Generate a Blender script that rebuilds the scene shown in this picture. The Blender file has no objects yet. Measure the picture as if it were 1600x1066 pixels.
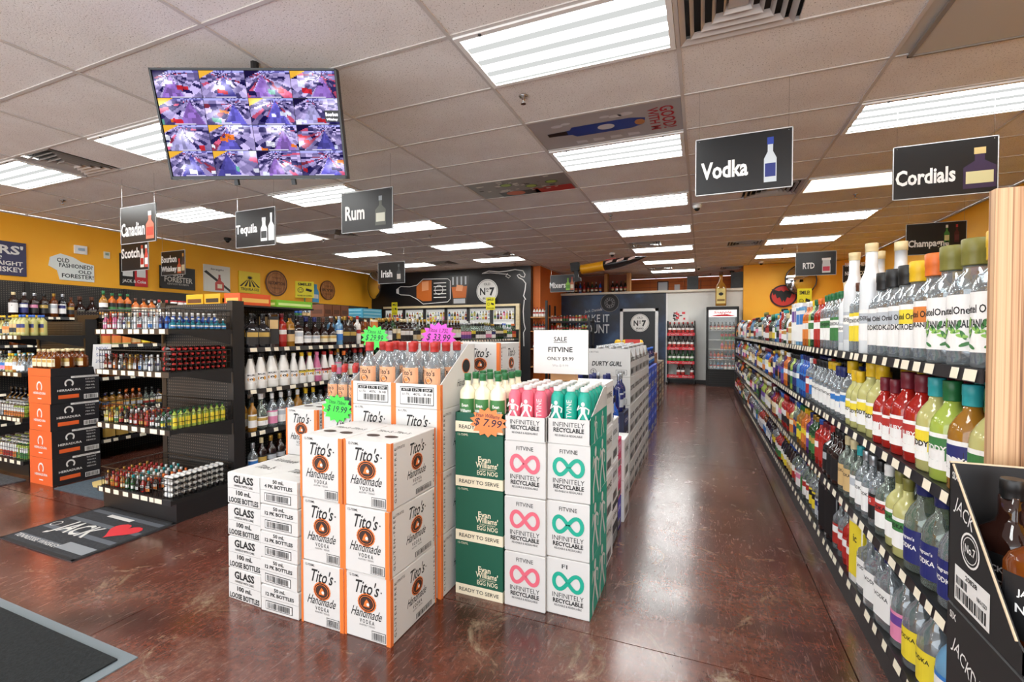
import bpy, math, random
import numpy as np
from math import sin, cos, pi, radians
from mathutils import Vector, Matrix
S = bpy.context.scene
COL = S.collection
RND = random.Random(7)
# ---------------------------------------------------------------- camera, world, exposure
cam_data = bpy.data.cameras.new('camera'); cam = bpy.data.objects.new('camera', cam_data); COL.objects.link(cam)
cam_data.sensor_width = 36.0; cam_data.lens = 723.5 * 36.0 / 1600.0
cam_data.clip_start = 0.05; cam_data.clip_end = 100
cam.location = (0, 0, 1.37)
cam.rotation_euler = (radians(90 - 1.127), 0, radians(22.26))
S.camera = cam
world = bpy.data.worlds.new('daylight_fill'); S.world = world; world.use_nodes = True
world.node_tree.nodes['Background'].inputs[0].default_value = (0.93, 0.96, 1.0, 1)
world.node_tree.nodes['Background'].inputs[1].default_value = 3.0  # even fill added through the left-out front wall, raised to brighten the ceiling
LAMP = 11.0           # strength of the fluorescent panels
S.view_settings.view_transform = 'Standard'; S.view_settings.look = 'None'
S.view_settings.exposure = 0.38; S.view_settings.gamma = 1.0
S.view_settings.use_curve_mapping = False
S.cycles.max_bounces = 10; S.cycles.diffuse_bounces = 4; S.cycles.glossy_bounces = 3
S.cycles.transparent_max_bounces = 12; S.cycles.transmission_bounces = 8
S.cycles.sample_clamp_indirect = 4.0
S.cycles.caustics_reflective = False; S.cycles.caustics_refractive = False
CEIL = 3.07
GX, GY, TW, TD = -1.36, 2.366, 1.2192, 0.6096      # ceiling grid origin and tile size
XL, XR, YF, YB = -9.1, 3.35, -2.4, 15.5             # room bounds
# ---------------------------------------------------------------- materials
MC = {}
def srgb(c):
    if isinstance(c, str):
        c = c.lstrip('#'); c = [int(c[i:i+2], 16)/255 for i in (0, 2, 4)]
    return tuple((x/12.92 if x <= .04045 else ((x+.055)/1.055)**2.4) for x in c) + (1.0,)
def mat(col, rough=.5, metal=0.0, spec=.5, emit=0.0, alpha=1.0, coat=0.0, name=None):
    key = (col, rough, metal, spec, emit, alpha, coat)
    if key in MC: return MC[key]
    m = bpy.data.materials.new(name or 'paint'); m.use_nodes = True
    b = m.node_tree.nodes['Principled BSDF']
    c = srgb(col)
    b.inputs['Base Color'].default_value = c
    b.inputs['Roughness'].default_value = rough
    b.inputs['Metallic'].default_value = metal
    b.inputs['Specular IOR Level'].default_value = spec
    b.inputs['Coat Weight'].default_value = coat
    if emit:
        b.inputs['Emission Color'].default_value = c; b.inputs['Emission Strength'].default_value = emit
    b.inputs['Alpha'].default_value = alpha
    MC[key] = m
    return m
def node_mat(name):
    m = bpy.data.materials.new(name); m.use_nodes = True
    nt = m.node_tree; b = nt.nodes['Principled BSDF']
    return m, nt, b
def N(nt, t, **kw):
    n = nt.nodes.new(t)
    for k, v in kw.items():
        if k.startswith('i_'): n.inputs[k[2:].replace('_', ' ')].default_value = v
        else: setattr(n, k, v)
    return n
def ramp(nt, fac, stops):
    r = nt.nodes.new('ShaderNodeValToRGB'); el = r.color_ramp.elements
    while len(el) < len(stops): el.new(0.5)
    for e, (p, c) in zip(el, stops): e.position = p; e.color = srgb(c) if not isinstance(c, tuple) or len(c) == 3 else c
    nt.links.new(fac, r.inputs[0]); return r.outputs[0]
def mixc(nt, fac, a, b, mode='MIX'):
    n = nt.nodes.new('ShaderNodeMix'); n.data_type = 'RGBA'; n.blend_type = mode
    if isinstance(fac, (int, float)): n.inputs[0].default_value = fac
    else: nt.links.new(fac, n.inputs[0])
    for i, x in ((6, a), (7, b)):
        if isinstance(x, (tuple, str)): n.inputs[i].default_value = srgb(x)
        else: nt.links.new(x, n.inputs[i])
    return n.outputs[2]
def glass(tint, clear=.5, rough=.06):
    """bottle glass with its liquid: real refracting glass where clear, tinted glossy body where the liquid is dense"""
    key = ('glass', tint, clear, rough)
    if key in MC: return MC[key]
    m, nt, b = node_mat('bottle_glass')
    b.inputs['Base Color'].default_value = srgb(tint); b.inputs['Roughness'].default_value = rough
    b.inputs['Specular IOR Level'].default_value = .7
    if clear >= .55:      # thin clear glass: mostly see-through, with a wavy mirror-like skin
        b.inputs['Roughness'].default_value = .04; b.inputs['Coat Weight'].default_value = 1.0; b.inputs['Coat Roughness'].default_value = .01
        b.inputs['Specular IOR Level'].default_value = 1.0
        b.inputs['Base Color'].default_value = tuple(x*.95 for x in srgb(tint)[:3]) + (1,); b.inputs['Metallic'].default_value = .55
        tc = N(nt, 'ShaderNodeTexCoord'); n = N(nt, 'ShaderNodeTexNoise', i_Scale=14.0, i_Detail=1.0); nt.links.new(tc.outputs['Object'], n.inputs[0])
        bp = N(nt, 'ShaderNodeBump', i_Strength=.8, i_Distance=.02); nt.links.new(n.outputs[0], bp.inputs['Height']); nt.links.new(bp.outputs[0], b.inputs['Normal'])
        t = N(nt, 'ShaderNodeBsdfTransparent'); t.inputs[0].default_value = srgb(tint)
        lw = N(nt, 'ShaderNodeLayerWeight'); lw.inputs[0].default_value = .35; nt.links.new(bp.outputs[0], lw.inputs['Normal'])
        mr = N(nt, 'ShaderNodeMapRange'); nt.links.new(lw.outputs['Facing'], mr.inputs[0]); mr.inputs[3].default_value = .24; mr.inputs[4].default_value = .80
        mx = N(nt, 'ShaderNodeMixShader'); nt.links.new(mr.outputs[0], mx.inputs[0])
        nt.links.new(t.outputs[0], mx.inputs[1]); nt.links.new(b.outputs[0], mx.inputs[2])
        nt.links.new(mx.outputs[0], nt.nodes['Material Output'].inputs[0])
    elif clear >= .2:
        t = N(nt, 'ShaderNodeBsdfTransparent'); c = srgb(tint)
        t.inputs[0].default_value = tuple(min(1, .15+.85*x) for x in c[:3]) + (1,)
        b.inputs['Coat Weight'].default_value = .5; b.inputs['Coat Roughness'].default_value = .03
        mx = N(nt, 'ShaderNodeMixShader'); mx.inputs[0].default_value = 1-clear*.8
        nt.links.new(t.outputs[0], mx.inputs[1]); nt.links.new(b.outputs[0], mx.inputs[2])
        nt.links.new(mx.outputs[0], nt.nodes['Material Output'].inputs[0])
    else:
        b.inputs['Coat Weight'].default_value = .4; b.inputs['Coat Roughness'].default_value = .05
    MC[key] = m; return m
def speckle_tile():
    m, nt, b = node_mat('ceiling_tile')
    tc = N(nt, 'ShaderNodeTexCoord'); 
    n1 = N(nt, 'ShaderNodeTexNoise', i_Scale=105.0, i_Detail=3.0, i_Roughness=.7); nt.links.new(tc.outputs['Object'], n1.inputs[0])
    n2 = N(nt, 'ShaderNodeTexNoise', i_Scale=3.0, i_Detail=3.0); nt.links.new(tc.outputs['Object'], n2.inputs[0])
    base = ramp(nt, n2.outputs[0], [(.3, '#ece8e5'), (.7, '#f5f3f1')])
    sp = ramp(nt, n1.outputs[0], [(.34, (0, 0, 0)), (.41, (1, 1, 1))])
    nt.links.new(mixc(nt, sp, '#8d8680', base), b.inputs['Base Color'])
    b.inputs['Roughness'].default_value = .95; b.inputs['Specular IOR Level'].default_value = .1
    bp = N(nt, 'ShaderNodeBump', i_Strength=.35, i_Distance=.004); nt.links.new(n1.outputs[0], bp.inputs['Height']); nt.links.new(bp.outputs[0], b.inputs['Normal'])
    return m
def floor_mat():
    m, nt, b = node_mat('stained_concrete')
    tc = N(nt, 'ShaderNodeTexCoord')
    def noise(sc, det=6, rg=.65, dist=0):
        n = N(nt, 'ShaderNodeTexNoise', i_Scale=sc, i_Detail=float(det), i_Roughness=rg, i_Distortion=dist); nt.links.new(tc.outputs['Object'], n.inputs[0]); return n.outputs[0]
    a = ramp(nt, noise(1.0, 9, .66, .7), [(.30, '#38211a'), (.43, '#5a3226'), (.53, '#764839'), (.64, '#8a695c'), (.78, '#a8958a')])
    fine = ramp(nt, noise(38, 8, .8), [(.32, '#140a08'), (.5, '#7a5a50'), (.68, '#d8c4b8')])
    c = mixc(nt, .55, a, fine, 'OVERLAY')
    red = ramp(nt, noise(.9, 5, .6, .3), [(.5, (0, 0, 0)), (.68, (.6, .6, .6))])
    c = mixc(nt, red, c, '#6e2417')
    patch = ramp(nt, noise(2.1, 12, .78, 1.4), [(.57, (0, 0, 0)), (.66, (.8, .8, .8))])
    c = mixc(nt, patch, c, '#a8967c')
    gold = ramp(nt, noise(1.7, 10, .8, .8), [(.66, (0, 0, 0)), (.74, (.7, .7, .7))])
    c = mixc(nt, gold, c, '#a5682c')
    # fine scratches
    mp = N(nt, 'ShaderNodeMapping'); mp.inputs['Scale'].default_value = (60, 9, 1); mp.inputs['Rotation'].default_value = (0, 0, .7); nt.links.new(tc.outputs['Object'], mp.inputs[0])
    sc = N(nt, 'ShaderNodeTexNoise', i_Scale=1.0, i_Detail=5.0, i_Roughness=.7, i_Distortion=1.5); nt.links.new(mp.outputs[0], sc.inputs[0])
    scr = ramp(nt, sc.outputs[0], [(.56, (0, 0, 0)), (.70, (.6, .6, .6))])
    c = mixc(nt, scr, c, '#b3a098')
    nt.links.new(c, b.inputs['Base Color'])
    rr = N(nt, 'ShaderNodeMapRange'); nt.links.new(noise(7, 6, .7), rr.inputs[0]); rr.inputs[3].default_value = .06; rr.inputs[4].default_value = .40
    nt.links.new(rr.outputs[0], b.inputs['Roughness']); b.inputs['Specular IOR Level'].default_value = .6; b.inputs['Coat Weight'].default_value = .55; b.inputs['Coat Roughness'].default_value = .16
    bp = N(nt, 'ShaderNodeBump', i_Strength=.06, i_Distance=.01); nt.links.new(noise(30, 4), bp.inputs['Height']); nt.links.new(bp.outputs[0], b.inputs['Normal'])
    return m
def wall_mat(col, col2, sc=1.2):
    m, nt, b = node_mat('painted_wall')
    tc = N(nt, 'ShaderNodeTexCoord'); n = N(nt, 'ShaderNodeTexNoise', i_Scale=sc, i_Detail=4.0); nt.links.new(tc.outputs['Object'], n.inputs[0])
    nt.links.new(ramp(nt, n.outputs[0], [(.3, col), (.7, col2)]), b.inputs['Base Color']); b.inputs['Roughness'].default_value = .6
    n2 = N(nt, 'ShaderNodeTexNoise', i_Scale=120.0, i_Detail=2.0); nt.links.new(tc.outputs['Object'], n2.inputs[0])
    bp = N(nt, 'ShaderNodeBump', i_Strength=.08, i_Distance=.004); nt.links.new(n2.outputs[0], bp.inputs['Height']); nt.links.new(bp.outputs[0], b.inputs['Normal'])
    return m
def wood_mat(cols, scale=(60, 60, 1.2), rough=.5):
    m, nt, b = node_mat('wood_grain')
    tc = N(nt, 'ShaderNodeTexCoord'); mp = N(nt, 'ShaderNodeMapping'); mp.inputs['Scale'].default_value = scale; nt.links.new(tc.outputs['Object'], mp.inputs[0])
    n = N(nt, 'ShaderNodeTexNoise', i_Scale=1.0, i_Detail=6.0, i_Roughness=.65, i_Distortion=.4); nt.links.new(mp.outputs[0], n.inputs[0])
    nt.links.new(ramp(nt, n.outputs[0], cols), b.inputs['Base Color']); b.inputs['Roughness'].default_value = rough
    return m
def peg_mat(ax):
    m, nt, b = node_mat('pegboard')
    tc = N(nt, 'ShaderNodeTexCoord'); sp = N(nt, 'ShaderNodeSeparateXYZ'); nt.links.new(tc.outputs['Object'], sp.inputs[0])
    def fr(o):
        d = N(nt, 'ShaderNodeMath', operation='DIVIDE'); d.inputs[1].default_value = .0254; nt.links.new(o, d.inputs[0])
        f = N(nt, 'ShaderNodeMath', operation='FRACT'); nt.links.new(d.outputs[0], f.inputs[0])
        s = N(nt, 'ShaderNodeMath', operation='SUBTRACT'); s.inputs[1].default_value = .5; nt.links.new(f.outputs[0], s.inputs[0])
        p = N(nt, 'ShaderNodeMath', operation='POWER'); p.inputs[1].default_value = 2; nt.links.new(s.outputs[0], p.inputs[0]); return p.outputs[0]
    ad = N(nt, 'ShaderNodeMath', operation='ADD'); nt.links.new(fr(sp.outputs[ax]), ad.inputs[0]); nt.links.new(fr(sp.outputs[2]), ad.inputs[1])
    lt = N(nt, 'ShaderNodeMath', operation='LESS_THAN'); lt.inputs[1].default_value = .035; nt.links.new(ad.outputs[0], lt.inputs[0])
    nt.links.new(mixc(nt, lt.outputs[0], '#1d1b1a', '#70695f'), b.inputs['Base Color']); b.inputs['Roughness'].default_value = .5
    return m
def carpet_mat(c1, c2):
    m, nt, b = node_mat('carpet_pile')
    tc = N(nt, 'ShaderNodeTexCoord'); n = N(nt, 'ShaderNodeTexNoise', i_Scale=70.0, i_Detail=5.0, i_Roughness=.8); nt.links.new(tc.outputs['Object'], n.inputs[0])
    nt.links.new(ramp(nt, n.outputs[0], [(.35, c1), (.72, c2)]), b.inputs['Base Color']); b.inputs['Roughness'].default_value = .95
    bp = N(nt, 'ShaderNodeBump', i_Strength=.8, i_Distance=.01); nt.links.new(n.outputs[0], bp.inputs['Height']); nt.links.new(bp.outputs[0], b.inputs['Normal'])
    return m
def lamp_mat(warm=False):
    m, nt, b = node_mat('lit_lens')
    tc = N(nt, 'ShaderNodeTexCoord'); sp = N(nt, 'ShaderNodeSeparateXYZ'); nt.links.new(tc.outputs['Object'], sp.inputs[0])
    em = N(nt, 'ShaderNodeEmission'); em.inputs[0].default_value = (1, .93, .80, 1) if warm else (.98, 1.0, .98, 1)
    if warm: em.inputs[1].default_value = LAMP*.14
    else:
        d = N(nt, 'ShaderNodeMath', operation='MULTIPLY'); d.inputs[1].default_value = 1/.135; nt.links.new(sp.outputs[1], d.inputs[0])
        f = N(nt, 'ShaderNodeMath', operation='FRACT'); nt.links.new(d.outputs[0], f.inputs[0])
        s = N(nt, 'ShaderNodeMath', operation='PINGPONG'); s.inputs[1].default_value = .5; nt.links.new(f.outputs[0], s.inputs[0])
        r = N(nt, 'ShaderNodeMapRange'); r.interpolation_type = 'SMOOTHSTEP'; nt.links.new(s.outputs[0], r.inputs[0])
        r.inputs[1].default_value = .18; r.inputs[2].default_value = .36; r.inputs[3].default_value = .55; r.inputs[4].default_value = LAMP*2
        nt.links.new(r.outputs[0], em.inputs[1])
    nt.links.new(em.outputs[0], nt.nodes['Material Output'].inputs[0]); return m
WHITE = mat('#eeeeec', .55); BLACK = mat('#141414', .45); BLKMETAL = mat('#1b1a1a', .38, 0, .5)
INK = mat('#151515', .6); PAPER = mat('#dcdbd8', .6); CREAM = mat('#ece3c8', .6)
CARD = mat('#d2d1ce', .6); CHROME = mat('#c8c8c8', .2, 1.0); WIRE = mat('#3a3a3a', .35, .8)
TAGM = mat('#efe6cf', .6); GREYM = mat('#9a9a98', .5)
ORANGE = mat('#e4762f', .55)
# ---------------------------------------------------------------- mesh helpers
TXT = {}
def text_geo(s, bold=0.0, res=2):
    k = (s, bold, res)
    if k in TXT: return TXT[k]
    c = bpy.data.curves.new('lettering', 'FONT'); c.body = s; c.resolution_u = res; c.offset = bold
    o = bpy.data.objects.new('lettering', c); me = bpy.data.meshes.new_from_object(o)
    v = [(p.co.x, p.co.y) for p in me.vertices]; f = [tuple(p.vertices) for p in me.polygons]
    bpy.data.objects.remove(o); bpy.data.curves.remove(c); bpy.data.meshes.remove(me)
    if v:
        x0 = min(p[0] for p in v); x1 = max(p[0] for p in v); y0 = min(p[1] for p in v); y1 = max(p[1] for p in v)
        v = [((p[0]-(x0+x1)/2)/(x1-x0), (p[1]-(y0+y1)/2)/(y1-y0)) for p in v]; asp = (x1-x0)/(y1-y0)
    else: asp = 1
    TXT[k] = (v, f, asp); return TXT[k]
class Fr:
    """a flat face to print on: origin, right vector, up vector (metres), small lift along the normal"""
    def __init__(s, o, u, v, lift=.0008):
        s.o = Vector(o); s.u = Vector(u).normalized(); s.v = Vector(v).normalized(); s.n = s.u.cross(s.v).normalized(); s.l = lift
    def at(s, a, b, k=1): return s.o + s.u*a + s.v*b + s.n*(s.l*k)
class MB:
    def __init__(s): s.v = []; s.f = []; s.m = []; s.smooth = []
    def add(s, vs, fs, m=0, sm=False):
        n = len(s.v); s.v += [tuple(p) for p in vs]
        for i, f in enumerate(fs):
            s.f.append(tuple(n+j for j in f)); s.m.append(m[i] if isinstance(m, list) else m); s.smooth.append(sm)
        return s
    def box(s, x0, x1, y0, y1, z0, z1, m=0):
        v = [(x0,y0,z0),(x1,y0,z0),(x1,y1,z0),(x0,y1,z0),(x0,y0,z1),(x1,y0,z1),(x1,y1,z1),(x0,y1,z1)]
        return s.add(v, [(0,3,2,1),(4,5,6,7),(0,1,5,4),(1,2,6,5),(2,3,7,6),(3,0,4,7)], m)
    def quad(s, a, b, c, d, m=0): return s.add([a,b,c,d], [(0,1,2,3)], m)
    def poly(s, fr, pts, m=0, k=1): return s.add([fr.at(a,b,k) for a,b in pts], [tuple(range(len(pts)))], m)
    def slab(s, fr, pts, t, m=0, k=0):
        """a flat outline with thickness t towards the face normal"""
        n = len(pts); a = [fr.at(x,y,k) for x,y in pts]; b = [p + fr.n*t for p in a]
        return s.add(a+b, [tuple(reversed(range(n))), tuple(range(n,2*n))] + [(i,(i+1)%n,n+(i+1)%n,n+i) for i in range(n)], m)
    def rect(s, fr, a0, a1, b0, b1, m=0, k=1): return s.poly(fr, [(a0,b0),(a1,b0),(a1,b1),(a0,b1)], m, k)
    def disc(s, fr, ca, cb, ra, rb=None, m=0, k=1, n=20, star=0):
        rb = rb or ra
        return s.poly(fr, [(ca+ra*(1-star*(i%2))*cos(2*pi*i/n), cb+rb*(1-star*(i%2))*sin(2*pi*i/n)) for i in range(n)], m, k)
    def ring(s, fr, ca, cb, r0, r1, m=0, k=1, n=24, asp=1.0, a0=0, a1=2*pi):
        for i in range(n):
            t0 = a0+(a1-a0)*i/n; t1 = a0+(a1-a0)*(i+1)/n
            s.poly(fr, [(ca+r0*cos(t0),cb+asp*r0*sin(t0)),(ca+r1*cos(t0),cb+asp*r1*sin(t0)),(ca+r1*cos(t1),cb+asp*r1*sin(t1)),(ca+r0*cos(t1),cb+asp*r0*sin(t1))], m, k)
        return s
    def stroke(s, fr, pts, w, m=0, k=1):
        """a ribbon of constant width along the points, mitred"""
        n = len(pts); L = []; R = []; closed = pts[0] == pts[-1]
        for i in range(n):
            a = pts[i-1] if i else (pts[-2] if closed else pts[0]); c = pts[i+1] if i < n-1 else (pts[1] if closed else pts[-1])
            dx, dy = c[0]-a[0], c[1]-a[1]; d = math.hypot(dx, dy) or 1; nx, ny = -dy/d*w/2, dx/d*w/2
            L.append(fr.at(pts[i][0]+nx, pts[i][1]+ny, k)); R.append(fr.at(pts[i][0]-nx, pts[i][1]-ny, k))
        return s.add(L+R, [(n+i, n+i+1, i+1, i) for i in range(n-1)], m)
    def text(s, fr, t, ca, cb, w=None, h=None, m=0, k=1, bold=0.0, shear=0.0, rot=0.0, res=2):
        v, f, asp = text_geo(t, bold, res)
        if not v: return s
        if w is None: w = h*asp
        if h is None: h = w/asp
        cr, sr = cos(rot), sin(rot); P = []
        for x, y in v:
            X = x*w + shear*y*h; Y = y*h; P.append(fr.at(ca+X*cr-Y*sr, cb+X*sr+Y*cr, k))
        return s.add(P, f, m)
    def barcode(s, fr, a0, a1, b0, b1, m=0, k=1, seed=1):
        r = random.Random(seed); x = a0
        while x < a1-.002:
            w = r.choice((.0012,.002,.003,.0042))*(max(a1-a0,.03)/.06)**.5; s.rect(fr, x, min(x+w,a1), b0, b1, m, k); x += w + r.choice((.0014,.002,.003))*(max(a1-a0,.03)/.06)**.5
        return s
    def lathe(s, prof, n=12, mf=None, sq=0.0, sx=1.0, sy=1.0, smooth=True, cx=0, cy=0, closed=True):
        """revolve (r,z); sq>0 squares the section off"""
        b = len(s.v)
        for r, z in prof:
            for i in range(n):
                t = 2*pi*(i+.5)/n; c, q = cos(t), sin(t)
                k = 1.0 if not sq else 1.0/((abs(c)**(2+sq*8)+abs(q)**(2+sq*8))**(1/(2+sq*8)))
                s.v.append((cx+r*k*c*sx, cy+r*k*q*sy, z))
        for j in range(len(prof)-1):
            for i in range(n):
                s.f.append((b+j*n+i, b+j*n+(i+1)%n, b+(j+1)*n+(i+1)%n, b+(j+1)*n+i))
                s.m.append(mf(j, i) if callable(mf) else (mf or 0)); s.smooth.append(smooth)
        if closed:
            m0 = mf(0, 0) if callable(mf) else (mf or 0); m1 = mf(len(prof)-2, 0) if callable(mf) else (mf or 0)
            s.f.append(tuple(b+i for i in reversed(range(n)))); s.m.append(m0); s.smooth.append(False)
            e = b+(len(prof)-1)*n; s.f.append(tuple(e+i for i in range(n))); s.m.append(m1); s.smooth.append(False)
        return s
    def tube(s, p0, p1, r, n=5, m=0):
        p0, p1 = Vector(p0), Vector(p1); d = (p1-p0).normalized(); a = d.orthogonal().normalized(); c = d.cross(a)
        vs = [p + (a*cos(2*pi*i/n)+c*sin(2*pi*i/n))*r for p in (p0,p1) for i in range(n)]
        return s.add(vs, [(i,(i+1)%n,n+(i+1)%n,n+i) for i in range(n)] + [tuple(reversed(range(n))), tuple(range(n,2*n))], m, False)
    def mesh(s, name, mats):
        if name in ('printing', 'picture', 'mat_print', 'label_print') and len(s.f) > 1: return s.pieces(name, mats)
        return s.mesh1(name, mats)
    def pieces(s, name, mats):
        """flat print split into its separate motifs, each a mesh of its own"""
        par = list(range(len(s.v)))
        def find(i):
            while par[i] != i: par[i] = par[par[i]]; i = par[i]
            return i
        for f in s.f:
            r = find(f[0])
            for j in f[1:]: par[find(j)] = r
        root = {}; isl = [root.setdefault(find(i), len(root)) for i in range(len(s.v))]; k = len(root)
        P = np.array(s.v); I = np.array(isl); lo = np.full((k,3), np.inf); hi = -lo
        np.minimum.at(lo, I, P); np.maximum.at(hi, I, P); size = (hi-lo).max(axis=1)
        gap = np.maximum(0, np.maximum(lo[:,None]-hi[None], lo[None]-hi[:,None])); near = np.sqrt((gap**2).sum(axis=2)) <= np.maximum(.019, .48*np.maximum(size[:,None], size[None]))
        grp = list(range(k))
        def g(i):
            while grp[i] != i: grp[i] = grp[grp[i]]; i = grp[i]
            return i
        for a, b in zip(*np.nonzero(np.triu(near, 1))): grp[g(int(a))] = g(int(b))
        out = {}
        for f, mi, sm in zip(s.f, s.m, s.smooth):
            q = out.setdefault(g(isl[f[0]]), (MB(), {}))
            mb, vm = q; ix = []
            for j in f:
                if j not in vm: vm[j] = len(mb.v); mb.v.append(s.v[j])
                ix.append(vm[j])
            mb.f.append(tuple(ix)); mb.m.append(mi); mb.smooth.append(sm)
        return [mb.mesh1(name, mats) for mb, _ in out.values()]
    def mesh1(s, name, mats):
        me = bpy.data.meshes.new(name); me.from_pydata(s.v, [], s.f)
        mats = mats if isinstance(mats, (list, tuple)) else [mats]
        for m in mats: me.materials.append(m)
        me.polygons.foreach_set('material_index', s.m); me.polygons.foreach_set('use_smooth', s.smooth); me.update(); return me
    def build(s, name, mats, parent=None, loc=None, rz=0): return obj(name, s.mesh(name, mats), parent, loc, rz)
def obj(name, me, parent=None, loc=None, rz=0):
    if isinstance(me, list):
        for q in me: o = obj(name, q, parent, loc, rz)
        return o
    o = bpy.data.objects.new(name, me); COL.objects.link(o)
    if parent is not None: o.parent = parent
    if loc is not None: o.location = loc
    if rz: o.rotation_euler = (0, 0, rz)
    return o
def tag(o, label=None, cat=None, group=None, kind=None):
    if label: o['label'] = label
    if cat: o['category'] = cat
    if group: o['group'] = group
    if kind: o['kind'] = kind
    return o
def thing(name, label, cat, loc=(0,0,0), rz=0, group=None):
    o = bpy.data.objects.new(name, None); COL.objects.link(o); o.location = loc; o.rotation_euler = (0,0,rz); o.empty_display_size = .05
    return tag(o, label, cat, group)
def front(w, z=0, y=0): return Fr((-w/2, y, z), (1,0,0), (0,0,1))     # a face looking to -y, origin at its lower left
# ================================================================ the room
def struct(o): o['kind'] = 'structure'; return o
FLOORM = floor_mat()
fl = struct(MB().box(XL-.2, XR+.2, YF, YB+.2, -.12, -.012).build('floor', mat('#2a1712', .8)))
fl['label'] = 'glossy reddish brown stained concrete floor'
xs = [XL, -8.78, -5.66, -2.54, .58, XR]; ys = [YF, -1.05, 2.05, 5.15, 8.25, 11.35, YB]
for i in range(5):
    for j in range(6):
        g = .0025
        MB().box(xs[i]+g, xs[i+1]-g, ys[j]+g, ys[j+1]-g, -.012, 0).build('floor_slab', FLOORM, fl)
# ---- walls
YEL = wall_mat('#f6ab1a', '#fab830'); ORW = wall_mat('#c8641c', '#d87224'); WWALL = wall_mat('#dcdcd6', '#e6e6e2')
JDBLK = mat('#17171a', .35)
wl = struct(MB().box(XL-.15, XL, YF, YB, 0, CEIL).build('wall_left', YEL))
wr = struct(MB().box(XR, XR+.15, YF, YB, 0, CEIL).build('wall_right', YEL))
wb = struct(MB().box(XL, XR, YB, YB+.15, 0, CEIL).build('wall_back', ORW))
seam = mat('#9a4a16', .6)
for z in (2.62, 2.79, 2.94): MB().box(-2.3, 1.0, YB-.006, YB, z, z+.008).build('panel_seam', seam, wb)
for x in (-2.2, -1.55, -.4, .25, .8): MB().box(x, x+.008, YB-.006, YB, 2.5, CEIL).build('panel_seam', seam, wb)
wy = struct(MB().box(.98, XR, 13.2, 13.35, 0, CEIL).build('wall_back_yellow', YEL))
MB().box(.98, 1.0, 13.35, YB, 2.44, CEIL).build('return_panel', ORW, wy)
ww = struct(MB().box(-.87, .98, 13.3, 13.45, 0, 2.44).build('wall_back_white', WWALL))
wj = struct(MB().box(XL, -4.06, 11.2, 11.36, 0, CEIL).build('wall_back_black', JDBLK))
BLUEM, nt, b_ = node_mat('night_blue_mural')
tc = N(nt, 'ShaderNodeTexCoord'); n1 = N(nt, 'ShaderNodeTexNoise', i_Scale=1.3, i_Detail=5.0); nt.links.new(tc.outputs['Object'], n1.inputs[0])
nt.links.new(ramp(nt, n1.outputs[0], [(.35, '#14161c'), (.52, '#1c2a44'), (.68, '#38557c')]), b_.inputs['Base Color']); b_.inputs['Roughness'].default_value = .4
wm = struct(MB().box(-3.86, -.87, 13.3, 13.45, 0, 2.44).build('wall_back_mural', BLUEM))
so = struct(MB().box(-4.06, -3.86, 11.36, 13.6, 0, CEIL).build('wall_side_orange', ORW))
tr = struct(MB().box(-3.9, .98, 13.22, 13.3, 2.44, 2.50).build('trim_1', mat('#d8cfbe', .5)))
struct(MB().box(-.90, -.86, 13.28, 13.3, 0, 2.44).build('trim_2', WHITE))
struct(MB().box(XL, XL+.012, YF, YB, 0, .1).build('baseboard_left', BLACK)); struct(MB().box(-.86, .98, 13.288, 13.3, 0, .09).build('baseboard_back', BLACK))
# ---- suspended ceiling
TILE = speckle_tile(); TEE = mat('#cfcac6', .5); RUST = mat('#8f8a84', .6)
cl = struct(MB().box(XL-.1, XR+.1, YF, YB+.1, CEIL+.10, CEIL+.2).build('ceiling', mat('#777370', .9)))
cl['label'] = 'white speckled suspended tile ceiling with metal grid'
LIGHTS = {(c, k): 'c' for c, ks in ((0, (-3,0,3,6,9,12,15,18)), (2, (-3,0,3,9,12,15)), (-3, (-3,0,3,6,9,12)), (-5, (-3,0,3,9,12))) for k in ks}
LIGHTS[(2, 6)] = 'w'; LIGHTS[(-5, 6)] = 'w'
HALF = {(-4,0):0, (1,0):0, (1,6):1, (1,12):1, (-4,6):0, (-4,12):0, (1,18):1, (0,11):0, (-3,11):1, (0,17):0}   # air vents: 0 = left half of the bay
POSTER = {(0,2): 'bottle', (-1,4): 'limes'}
SMOOTH = {(2,0),(2,1)}
def cellx(i): return max(XL, GX+i*TW), min(XR, GX+(i+1)*TW)
KMAX = int((YB-GY)/TD)+1
def celly(k): return GY+k*TD, min(YB, GY+(k+1)*TD)
tilecache = {}
def tile(x0, x1, y0, y1, m=TILE):
    key = (round(x1-x0,3), round(y1-y0,3), m.name)
    if key not in tilecache:
        w, d = (x1-x0)/2, (y1-y0)/2
        tilecache[key] = MB().box(-w, w, -d, d, 0, .016).mesh('ceiling_tile', m)
    o = obj('ceiling_tile', tilecache[key], cl, ((x0+x1)/2, (y0+y1)/2, CEIL+.004+RND.uniform(0,.002))); return o
SMM = mat('#c3bfb7', .7)
for i in range(-7, 4):
    x0, x1 = cellx(i)
    if x1-x0 < .05: continue
    for k in range(-3, KMAX):
        y0, y1 = celly(k)
        if y1-y0 < .05 or (i,k) in LIGHTS or (i,k) in POSTER: continue
        if y0 > 11.3 and x1 < -4.3: continue
        if (i,k) in HALF:
            xm = (x0+x1)/2; h = HALF[(i,k)]
            tile(*((xm+.012, x1-.012) if h == 0 else (x0+.012, xm-.012)), y0+.012, y1-.012); continue
        tile(x0+.012, x1-.012, y0+.012, y1-.012, SMM if (i,k) in SMOOTH else TILE)
MB().box(XL, XR, YF, GY-3*TD-.012, CEIL+.004, CEIL+.02).build('ceiling_tile', TILE, cl)
for i in range(-6, 4):
    x = GX+i*TW
    if XL < x < XR: MB().box(x-.012, x+.012, GY-3*TD, YB, CEIL-.002, CEIL+.03).build('main_tee', TEE, cl)
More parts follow.
